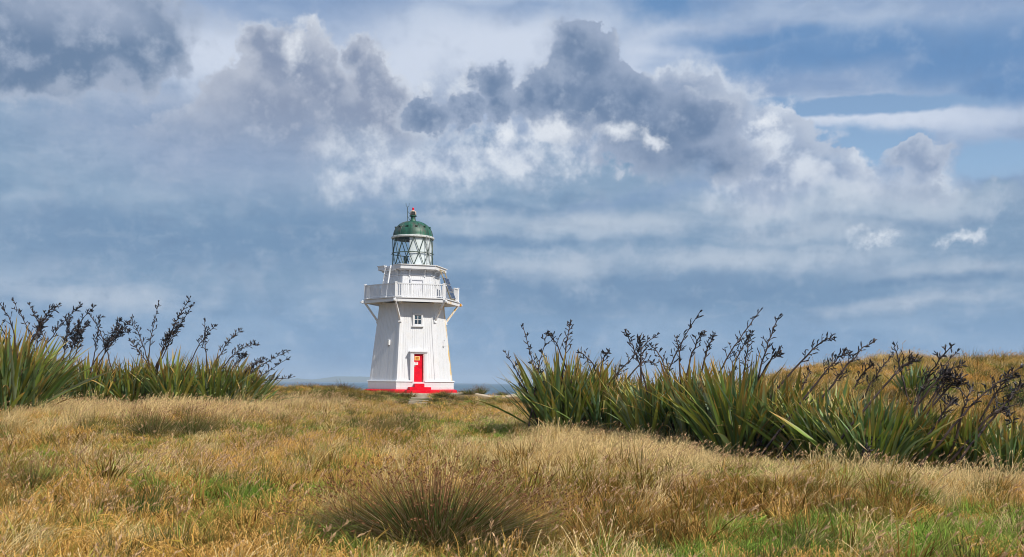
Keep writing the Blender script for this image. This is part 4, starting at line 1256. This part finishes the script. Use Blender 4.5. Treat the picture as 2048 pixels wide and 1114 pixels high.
def with_attrs2(me, at):
    for k, vals in at.items():
        a = me.attributes.new(k, 'FLOAT', 'POINT'); a.data.foreach_set('value', np.array(vals, dtype=np.float32))
    return me
def tuft(kind, seed):
    r = random.Random(seed)
    mb, at = MB(), GA()
    W = 0.16                                             # wind, towards the right
    def rb(rad_): 
        q = math.sqrt(r.random()) * rad_; a = r.uniform(0, 6.283)
        return (q * math.cos(a), q * math.sin(a), -0.04), a
    if kind == 'gold':
        for i in range(42):
            b_, a = rb(0.22)
            blade(mb, at, b_, r.gauss(0.0, 1.6), abs(r.gauss(0.12, 0.14)), r.uniform(0.1, 0.9), r.uniform(0.14, 0.33), r.uniform(.0034, .0058), r.random(), 4, r.uniform(-.8, .8),
                  head=(r.choice((2, 3, 4)), r.uniform(.018, .034), r.uniform(.003, .005)) if r.random() < .7 else None)
        for i in range(46):
            b_, a = rb(0.24)
            blade(mb, at, b_, r.uniform(0, 6.28), r.uniform(0.05, 0.7), r.uniform(0.3, 1.7), r.uniform(0.10, 0.27), r.uniform(.0044, .0084), r.random(), 3, r.uniform(-1, 1))
        mat = M_GOLD
    elif kind == 'blond':
        for i in range(95):
            b_, a = rb(0.20)
            blade(mb, at, b_, r.gauss(0.1, 1.3), abs(r.gauss(0.14, 0.16)), r.uniform(0.1, 0.9), r.uniform(0.28, 0.58), r.uniform(.0024, .0042), r.random(), 5, r.uniform(-.8, .8),
                  head=(3, r.uniform(.03, .05), r.uniform(.003, .005)) if r.random() < .4 else None)
        for i in range(30):
            b_, a = rb(0.22)
            blade(mb, at, b_, r.uniform(0, 6.28), r.uniform(0.1, 0.8), r.uniform(0.4, 1.6), r.uniform(0.2, 0.45), r.uniform(.0022, .0036), r.random(), 4, r.uniform(-1, 1))
        mat = M_BLOND
    elif kind == 'green':
        for i in range(110):
            b_, a = rb(0.20)
            blade(mb, at, b_, r.gauss(0.2, 1.5), r.uniform(0.05, 0.6), r.uniform(0.2, 1.5), r.uniform(0.12, 0.27), r.uniform(.0034, .0062), r.random(), 4, r.uniform(-1, 1))
        mat = M_GREEN
    elif kind == 'sedge':
        for i in range(52):
            b_, a = rb(0.10)
            blade(mb, at, b_, a + r.gauss(0, .5), r.uniform(0.05, 0.5), r.uniform(0.3, 1.7), r.uniform(0.26, 0.52), r.uniform(.0046, .0086), r.random(), 6, r.uniform(-.5, .5))
        mat = M_SEDGE
    elif kind == 'stem':
        for i in range(5):
            b_, a = rb(0.20)
            blade(mb, at, b_, r.gauss(0.0, 0.9), abs(r.gauss(0.14, 0.12)), r.uniform(0.1, 0.8), r.uniform(0.34, 0.62), r.uniform(.0020, .0034), r.random(), 6, r.uniform(-.8, .8), head=(r.choice((4, 6, 8)), r.uniform(.028, .050), r.uniform(.004, .007)))
        mat = M_STEM
    else:
        for i in range(90):
            b_, a = rb(0.16)
            blade(mb, at, b_, a + r.gauss(0, .5), abs(r.gauss(0.2, .22)), r.uniform(-.05, .5), r.uniform(0.25, 0.50), r.uniform(.0024, .0040), r.random(), 4, r.uniform(-1, 1))
        mat = M_RUSH
    return with_attrs2(mb.mesh('tuft_' + kind, mat), at)

def scatter(name, kind, pts, label, cat):
    """one object: tufts of one kind on the given points (x, y, z, yaw, scale, height factor, tint, variant)"""
    if not len(pts): return
    src = bpy.data.collections.new('tufts of ' + kind)    # not linked to the scene
    for i in range(5):
        o = bpy.data.objects.new('%s_tuft_%d' % (kind, i), tuft(kind, hash_(kind) + i))
        src.objects.link(o)
    P = np.array(pts, dtype=np.float32)
    me = bpy.data.meshes.new(name)
    me.from_pydata(P[:, :3].tolist(), [], [])
    def put(nm, tp, arr, key):
        a = me.attributes.new(nm, tp, 'POINT'); a.data.foreach_set(key, np.ascontiguousarray(arr).ravel())
    z0 = np.zeros(len(P), np.float32)
    wild = np.array([2.2 if rng.random() < .18 else 1.0 for _ in P], np.float32)
    lean = wild * np.array([rng.gauss(0, .15) for _ in P], np.float32); lean2 = wild * np.array([rng.gauss(.10, .16) for _ in P], np.float32)
    put('rot', 'FLOAT_VECTOR', np.stack([lean, lean2, P[:, 3]], 1), 'vector')
    put('scl', 'FLOAT_VECTOR', np.stack([P[:, 4], P[:, 4], P[:, 4] * P[:, 5]], 1), 'vector')
    put('tint', 'FLOAT', P[:, 6], 'value')
    put('pick', 'INT', P[:, 7].astype(np.int32), 'value')
    ob = link(name, me)
    ng = bpy.data.node_groups.new('scatter ' + name, 'GeometryNodeTree')
    ng.interface.new_socket('Geometry', in_out='INPUT', socket_type='NodeSocketGeometry')
    ng.interface.new_socket('Geometry', in_out='OUTPUT', socket_type='NodeSocketGeometry')
    nd = ng.nodes; lk = ng.links.new
    gi, go = nd.new('NodeGroupInput'), nd.new('NodeGroupOutput')
    ip = nd.new('GeometryNodeInstanceOnPoints')
    ci = nd.new('GeometryNodeCollectionInfo'); ci.inputs['Collection'].default_value = src
    ci.inputs['Separate Children'].default_value = True; ci.inputs['Reset Children'].default_value = True
    def na(nm, tp):
        q = nd.new('GeometryNodeInputNamedAttribute'); q.data_type = tp; q.inputs['Name'].default_value = nm
        return q.outputs['Attribute']
    lk(gi.outputs[0], ip.inputs['Points']); lk(ci.outputs[0], ip.inputs['Instance'])
    ip.inputs['Pick Instance'].default_value = True
    lk(na('pick', 'INT'), ip.inputs['Instance Index'])
    e2r = nd.new('FunctionNodeEulerToRotation'); lk(na('rot', 'FLOAT_VECTOR'), e2r.inputs[0]); lk(e2r.outputs[0], ip.inputs['Rotation'])
    lk(na('scl', 'FLOAT_VECTOR'), ip.inputs['Scale'])
    lk(ip.outputs[0], go.inputs[0])
    md = ob.modifiers.new('scatter', 'NODES'); md.node_group = ng
    tag(ob, label, cat, kind='stuff')
def hash_(s): return sum(ord(c) * (i + 3) for i, c in enumerate(s))

# what grows where: (kind, centre px, half widths px, strength) read off the photograph, as seen on the ground
ZONES = [
    ('green', 1900, 1085, 260, 34, 2.6), ('green', 1700, 945, 260, 24, 1.6), ('green', 985, 880, 60, 36, 1.5), ('green', 470, 1010, 230, 45, 0.75), ('green', 60, 962, 70, 22, 1.6),
    ('green', 580, 868, 70, 12, 0.9), ('green', 690, 830, 40, 8, 1.0), ('green', 1150, 1000, 130, 16, 0.6), ('green', 1470, 1070, 140, 14, 1.0), ('green', 640, 905, 60, 10, .7), ('green', 560, 1080, 260, 26, .5), ('green', 1560, 985, 120, 12, .5), ('green', 880, 860, 80, 14, 1.0),
    ('blond', 1150, 920, 170, 55, 2.2), ('blond', 1330, 930, 140, 40, 1.9), ('blond', 1800, 970, 330, 36, 1.7), ('blond', 350, 822, 240, 18, 1.6), ('rush', 345, 862, 130, 14, 3.0), ('blond', 100, 860, 110, 24, .9), ('blond', 1560, 970, 150, 26, 1.0),
    ('sedge', 1270, 1000, 210, 40, 1.6), ('sedge', 1760, 1035, 120, 24, 1.5), ('sedge', 1230, 1095, 280, 24, 1.3), ('sedge', 420, 1090, 130, 30, 1.0), ('sedge', 1500, 1000, 120, 26, .9), ('sedge', 1000, 960, 90, 30, .5), ('sedge', 60, 985, 80, 14, .8), ('sedge', 90, 1040, 90, 20, .5),
    ('sedge', 690, 796, 140, 12, 2.2), ('rush', 690, 793, 130, 9, 2.5), ('rush', 620, 800, 120, 12, 1.6), ('rush', 880, 806, 40, 8, 1.2), ('rush', 770, 858, 80, 14, 0.9), ('rush', 960, 802, 60, 6, .6), ('rush', 560, 800, 60, 10, 1.5),
]
def zone_weights(px, py):
    w = {'gold': 0.62, 'blond': 0.05, 'green': 0.24, 'sedge': 0.15, 'rush': 0.06}
    for k, cx, cy, a, b, s in ZONES:
        d = ((px - cx) / a) ** 2 + ((py - cy) / b) ** 2
        if d < 4: w[k] += s * (1.5 if k == 'green' else 1.0) * math.exp(-d * 1.1)
    return w
STEPX = world_at(847, 800, LY - 7).x
TUS = ray_ground(868, 1084)
def sow():
    r = random.Random(21)
    out = {k: [] for k in ('gold', 'blond', 'green', 'sedge', 'rush', 'stem')}
    y = 6.5
    LXs = LX
    while y < 78:
        # rows get sparser with distance while the tufts grow a little
        step = 0.20 + 0.0042 * max(0, y - 8)
        half = 0.545 * y + 2.0
        nrow = int(2 * half / step)
        for i in range(nrow):
            x = -half + (i + r.random()) * step
            yy = y + r.uniform(-.6, .6) * step
            z = gz_fast(x, yy)
            px, py = pixel_of(x, yy, z)
            dl = math.hypot(x - LX, yy - LY)
            if dl < 4.6: continue
            if yy > 70 and dl > 4 and r.random() < 0.5 and x > LX: continue
            # bare sand on the right of the lighthouse and the trodden steps
            if 2.8 < x - LX < 9.5 and yy > 64.0 - 0.5 * math.sin(x * 1.7) and r.random() < 0.9: continue
            if abs(x - STEPX) < 0.7 and yy > LY - 11.2 and r.random() < 0.93: continue
            if yy > 65.5 and abs(x - LX) < 5.5 and r.random() < .85: continue
            dt = math.hypot((x - TUS.x) / 0.95, (yy - TUS.y) / 0.75)
            if dt < 0.8: continue
            pn = mnoise.noise(Vector((x * 0.16, yy * 0.16, 3.0))); pn2 = mnoise.noise(Vector((x * 0.5, yy * 0.5, 9.0)))
            pn3 = mnoise.noise(Vector((x * 1.3, yy * 1.0, 53.0)))
            if pn3 < -0.22 and yy < 40 and r.random() < 0.5: continue
            w = zone_weights(px, py)
            w['green'] *= math.exp(2.6 * pn2 + 1.0 * pn); w['sedge'] *= math.exp(2.6 * pn); w['blond'] *= math.exp(1.2 * pn2 + .5 * pn)
            hill = x > 9 and yy > 30
            if hill:
                w = {'gold': 1.0, 'blond': 0.35 * math.exp(2 * pn), 'green': 0.16 * math.exp(4 * pn2), 'sedge': 0.25 * math.exp(2 * pn), 'rush': 0.22 * math.exp(3.5 * pn2)}
            tot = sum(w.values()); q = r.random() * tot
            for k, v in w.items():
                q -= v
                if q <= 0: break
            far = max(0.0, y - 12) / 60
            sc = r.uniform(0.7, 1.4) * (1 + 0.7 * far)
            hf = r.uniform(0.8, 1.15) * (1.0 - 0.42 * far)
            if y > 24 and not hill: hf *= 0.9
            hf *= (1 + 0.40 * pn2) * (1 + 0.60 * pn3)
            if k == 'gold': hf *= 0.85
            if k == 'blond':
                tall = math.exp(-(((px - 1180) / 190) ** 2 + ((py - 905) / 50) ** 2)) if x > 0 else 0.9 * math.exp(-(((px - 350) / 240) ** 2 + ((py - 825) / 24) ** 2))
                hf *= (0.52 + 0.26 * tall) if x > 0 else (0.60 + 0.6 * tall)
            if px > 1380 and y < 26 and y > 15: hf *= 0.8
            hf *= 0.9
            if dt < 1.7: hf *= 0.6
            if 215 < px < 470 and 855 < py < 905: hf *= 0.6
            if k in ('gold', 'blond') and r.random() < 0.07: hf *= 1.45
            if yy > 56: hf *= 0.75
            if k == 'gold' and w['green'] > 0.5: hf *= 0.65
            if yy < 8.2: hf *= 0.7
            tint = min(1, max(0, 0.5 + 1.1 * mnoise.noise(Vector((x * 0.35, yy * 0.35, 17.0))) + 0.7 * mnoise.noise(Vector((x * 1.1, yy * 0.8, 27.0))) + r.gauss(0, .15)))
            tall_n = mnoise.noise(Vector((x * 0.28, yy * 0.28, 41.0)))
            if yy < 58 and r.random() < (0.16 if k != 'green' else 0.05) * math.exp(2.2 * tall_n) + 0.6 * math.exp(-(((px - 350) / 200) ** 2 + ((py - 826) / 22) ** 2)):
                out['stem'].append((x + r.uniform(-.1, .1), yy, z, r.uniform(-.7, .7), sc, r.uniform(.8, 1.2) * (0.85 - 0.35 * far), r.random(), r.randrange(5)))
            out[k].append((x, yy, z, r.uniform(-.7, .7) if k in ('gold', 'blond') else r.uniform(0, 6.28), sc, hf, tint, r.randrange(5)))
        y += step * 0.95
    return out
# a grid of ground heights, so that sowing is quick
_gx = np.arange(-48, 48.01, 0.25); _gy = np.arange(4, 82.01, 0.25)
_GZ = ground_z(*np.meshgrid(_gx, _gy))
def gz_fast(x, y):
    fx = min(max((x + 48) / 0.25, 0), len(_gx) - 1.001); fy = min(max((y - 4) / 0.25, 0), len(_gy) - 1.001)
    i, j = int(fx), int(fy); u, v = fx - i, fy - j
    return float(_GZ[j, i] * (1 - u) * (1 - v) + _GZ[j, i + 1] * u * (1 - v) + _GZ[j + 1, i] * (1 - u) * v + _GZ[j + 1, i + 1] * u * v)
_sown = sow()
print('SOWN', {k: len(v) for k, v in _sown.items()})
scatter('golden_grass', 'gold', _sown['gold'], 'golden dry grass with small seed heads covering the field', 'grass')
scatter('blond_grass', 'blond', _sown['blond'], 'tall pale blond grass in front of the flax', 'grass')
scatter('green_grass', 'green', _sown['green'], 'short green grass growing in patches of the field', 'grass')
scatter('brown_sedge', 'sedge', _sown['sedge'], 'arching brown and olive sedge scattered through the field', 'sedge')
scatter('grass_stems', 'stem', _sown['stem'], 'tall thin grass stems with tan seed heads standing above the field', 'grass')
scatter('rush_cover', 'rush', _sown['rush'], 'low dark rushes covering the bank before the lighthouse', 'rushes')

# ------------------------------------------------------------------ rush tussocks that stand out singly
def tussock_parts(seed, n_green, n_dry, n_head, rad_, L, spread, blade_w=.0035):
    r = random.Random(seed)
    res = []
    for cnt, mat, nm, wk, lk_ in ((n_green, M_RUSH, 'green_blades', 1.0, 1.0), (n_dry, M_RUSHDRY, 'dry_blades', 0.85, 0.95)):
        mb, at = MB(), GA()
        for i in range(cnt):
            q = math.sqrt(r.random()); a = r.uniform(0, 6.283)
            base = (q * rad_ * math.cos(a), q * rad_ * 0.8 * math.sin(a), -0.03)
            if nm == 'dry_blades': q = 0.55 + 0.45 * q
            blade(mb, at, base, a + r.gauss(0, .35), q * spread * r.uniform(.75, 1.1) + abs(r.gauss(0, .06)), r.uniform(0.0, 0.45) * (0.4 + q), L * r.uniform(.72, 1.1) * lk_, blade_w * wk * r.uniform(.7, 1.15), r.random(), 6, r.uniform(-1, 1))
        res.append((nm, with_attrs2(mb.mesh(nm, mat), at)))
    mb, at = MB(), GA()
    for i in range(n_head):
        q = math.sqrt(r.random()); a = r.uniform(0, 6.283)
        base = (q * rad_ * math.cos(a), q * rad_ * 0.8 * math.sin(a), -0.03)
        blade(mb, at, base, a + r.gauss(0, .3), q * spread * r.uniform(.6, 1.0), r.uniform(-.05, .25), L * r.uniform(.8, 1.22), blade_w * .55, r.random(), 5, r.uniform(-1, 1), head=(r.choice((3, 4, 5)), r.uniform(.016, .028), .007))
    res.append(('seed_heads', with_attrs2(mb.mesh('seed_heads', M_HEAD), at)))
    return res
def tussock(px, py, parts, scale, label, group, sz=1.0, dist=None, rz=0.0):
    p = ray_ground(px, py) if dist is None else world_at(px, py, dist)
    root = empty('rush_tussock', (p.x, p.y, gz(p.x, p.y)), rz)
    root.scale = (scale, scale, scale * sz)
    tag(root, label, 'rush tussock', group)
    for nm, me in parts:
        tag(link(nm, me, root), kind='stuff')
    return root
big = tussock_parts(1, 1700, 1100, 560, 0.42, 0.78, 1.30, .0044)
_t = tussock(868, 1084, big, 1.0, 'big dark green rush tussock with brown seed heads in the near foreground', None)
_t.scale = (1.45, 1.2, 1.0)
side = tussock_parts(4, 420, 520, 90, 0.30, 0.62, 1.35)
tussock(715, 1068, side, 1.0, 'smaller greyish rush tussock leaning left against the big foreground one', None, 0.95)
mid = [tussock_parts(10 + i, 420, 190, 90, 0.26, 0.62, 1.0, .0042) for i in range(3)]
GT = 'rush tussocks in the field'
for i, (px, py, s_, sz, lab) in enumerate([
    (300, 872, 1.15, 1.0, 'dark rush tussock under the tall grass before the left flax, left of its pair'),
    (385, 874, 1.2, 1.0, 'dark rush tussock under the tall grass before the left flax, right of its pair'),
    (62, 984, .85, .9, 'small green rush tussock near the left edge of the field'),
    (560, 880, .7, .9, 'thin green rush tussock in the middle of the field, left of the lighthouse'),
    (705, 834, .8, .8, 'small dark rush tussock in the field below the left corner of the lighthouse'),
    (775, 868, .9, .8, 'brown rush tussock in the field below the red door'),
]):
    tussock(px, py, mid[i % 3], s_, lab, GT, sz, rz=i * 1.3)
far_m = [tussock_parts(20 + i, 300, 120, 50, 0.30, 0.62, 0.95, .0075) for i in range(3)]
GB = 'rush tussocks on the bank by the lighthouse'
for i, (px, dist, s_, sz, lab) in enumerate([
    (563, 66.0, 1.5, .38, 'rush tussock at the seaward end of the bank, beside the left flax'),
    (590, 66.5, 1.6, .42, 'second rush tussock from the left on the bank, dark against the sea'),
    (615, 67.0, 1.6, .50, 'third rush tussock from the left on the bank, highest against the sea'),
    (655, 66.5, 1.6, .40, 'fourth rush tussock from the left on the bank'),
    (680, 67.0, 1.8, .46, 'broad dark rush tussock in the middle of the bank left of the lighthouse'),
    (703, 66.5, 1.6, .44, 'rush tussock on the bank just left of the red lighthouse base'),
    (728, 66.0, 1.0, .45, 'low rush tussock in front of the left corner of the red base'),
    (762, 65.0, 1.1, .42, 'low rush tussock in front of the left side of the red base'),
    (806, 64.5, 1.2, .52, 'rush tussock left of the concrete steps'),
    (884, 64.5, 1.3, .45, 'wide low rush tussock right of the concrete steps'),
    (938, 65.0, 1.1, .62, 'small rush tussock on the sand right of the concrete steps'),
    (924, 76.0, .6, .6, 'tiny rush tussock on the sand by the right corner of the red base'),
    (960, 76.0, 1.3, .95, 'dark round rush tussock standing against the sea right of the lighthouse'),
    (1004, 76.5, 1.2, .55, 'low rush tussock against the sea, farthest right on the sand'),
    (1030, 62.0, 1.4, .7, 'dark rush tussock on the sand just left of the right flax hedge'),
]):
    q = world_at(px, 780, dist)
    tussock(px, 780, far_m[i % 3], s_, lab, GB, sz, dist=dist, rz=i * 0.9)
GD = 'rush tussocks on the dune crest'
for i, (px, dist, s_, lab) in enumerate([
    (1745, 44, .8, 'dark rush tussock on the left shoulder of the dune crest'),
    (1780, 45, .75, 'rush tussock second from the left on the dune crest'),
    (1880, 45, .8, 'brown rush tussock in the middle of the dune crest'),
    (1945, 46, .95, 'green rush tussock on the top of the dune crest'),
    (1975, 46, 1.0, 'second green rush tussock on the top of the dune crest'),
    (2030, 46, .95, 'rush tussock on the dune crest by the right edge'),
    (1905, 38, .8, 'green rush tussock on the dune slope above the dark shrub'),
]):
    tussock(px, 700, mid[i % 3], s_, lab, GD, 0.95, dist=dist, rz=i * 1.1)

# ------------------------------------------------------------------ a dark wind-shorn shrub at the right edge
def build_shrub():
    p = ray_ground(2042, 818, 20.0)
    root = empty('shrub', (p.x, p.y, gz(p.x, p.y)))
    tag(root, 'dark wind-shorn shrub with black twigs and bright green sprigs at the right edge', 'shrub')
    r = random.Random(77)
    tips = []
    for i in range(9):
        mb = MB()
        a = r.uniform(2.2, 4.2) if i < 6 else r.uniform(0, 6.28)
        q = [Vector((0, 0, -0.05))]
        d = Vector((math.cos(a) * 0.6, math.sin(a) * 0.4, 0.75))
        for k in range(5):
            d = (d + Vector((r.gauss(0, .3), r.gauss(0, .3), r.gauss(0.02, .2)))).normalized()
            q.append(q[-1] + d * 0.19)
            if k > 1: tips.append(q[-1].copy())
        mb.tube(q, [0.028, 0.022, 0.017, 0.013, 0.009, 0.006], 5)
        mb.build('limb', STALK, root)
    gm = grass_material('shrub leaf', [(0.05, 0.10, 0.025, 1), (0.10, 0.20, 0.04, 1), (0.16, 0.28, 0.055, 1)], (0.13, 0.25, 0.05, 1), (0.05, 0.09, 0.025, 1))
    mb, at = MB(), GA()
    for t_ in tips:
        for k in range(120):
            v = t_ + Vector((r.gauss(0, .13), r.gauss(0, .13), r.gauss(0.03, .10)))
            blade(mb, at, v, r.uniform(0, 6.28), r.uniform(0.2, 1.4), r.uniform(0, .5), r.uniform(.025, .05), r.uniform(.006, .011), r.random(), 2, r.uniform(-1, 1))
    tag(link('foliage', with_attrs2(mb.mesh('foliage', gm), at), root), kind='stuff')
    mb = MB()
    for t_ in tips:
        for k in range(7):
            e = t_ + Vector((r.gauss(0, .17), r.gauss(0, .17), r.gauss(0, .13)))
            mb.tube([t_, t_.lerp(e, .5) + Vector((0, 0, .02)), e], [0.008, 0.006, 0.003], 4, False)
    tag(mb.build('twigs', STALK, root), kind='stuff')
build_shrub()

# ------------------------------------------------------------------ sea air
def build_haze():
    mb = MB(); mb.box((0, 4500, 22.0), (19400, 9700 + 700, 80.0))
    m = bpy.data.materials.new('sea haze'); m.use_nodes = True
    t = m.node_tree; t.nodes.clear()
    v = t.nodes.new('ShaderNodeVolumePrincipled')
    v.inputs['Color'].default_value = (0.68, 0.83, 1.0, 1)
    v.inputs['Density'].default_value = 0.00014
    v.inputs['Anisotropy'].default_value = 0.0
    o = t.nodes.new('ShaderNodeOutputMaterial')
    t.links.new(v.outputs[0], o.inputs['Volume'])
    ob = mb.build('haze', m)
    tag(ob, kind='stuff')
build_haze()
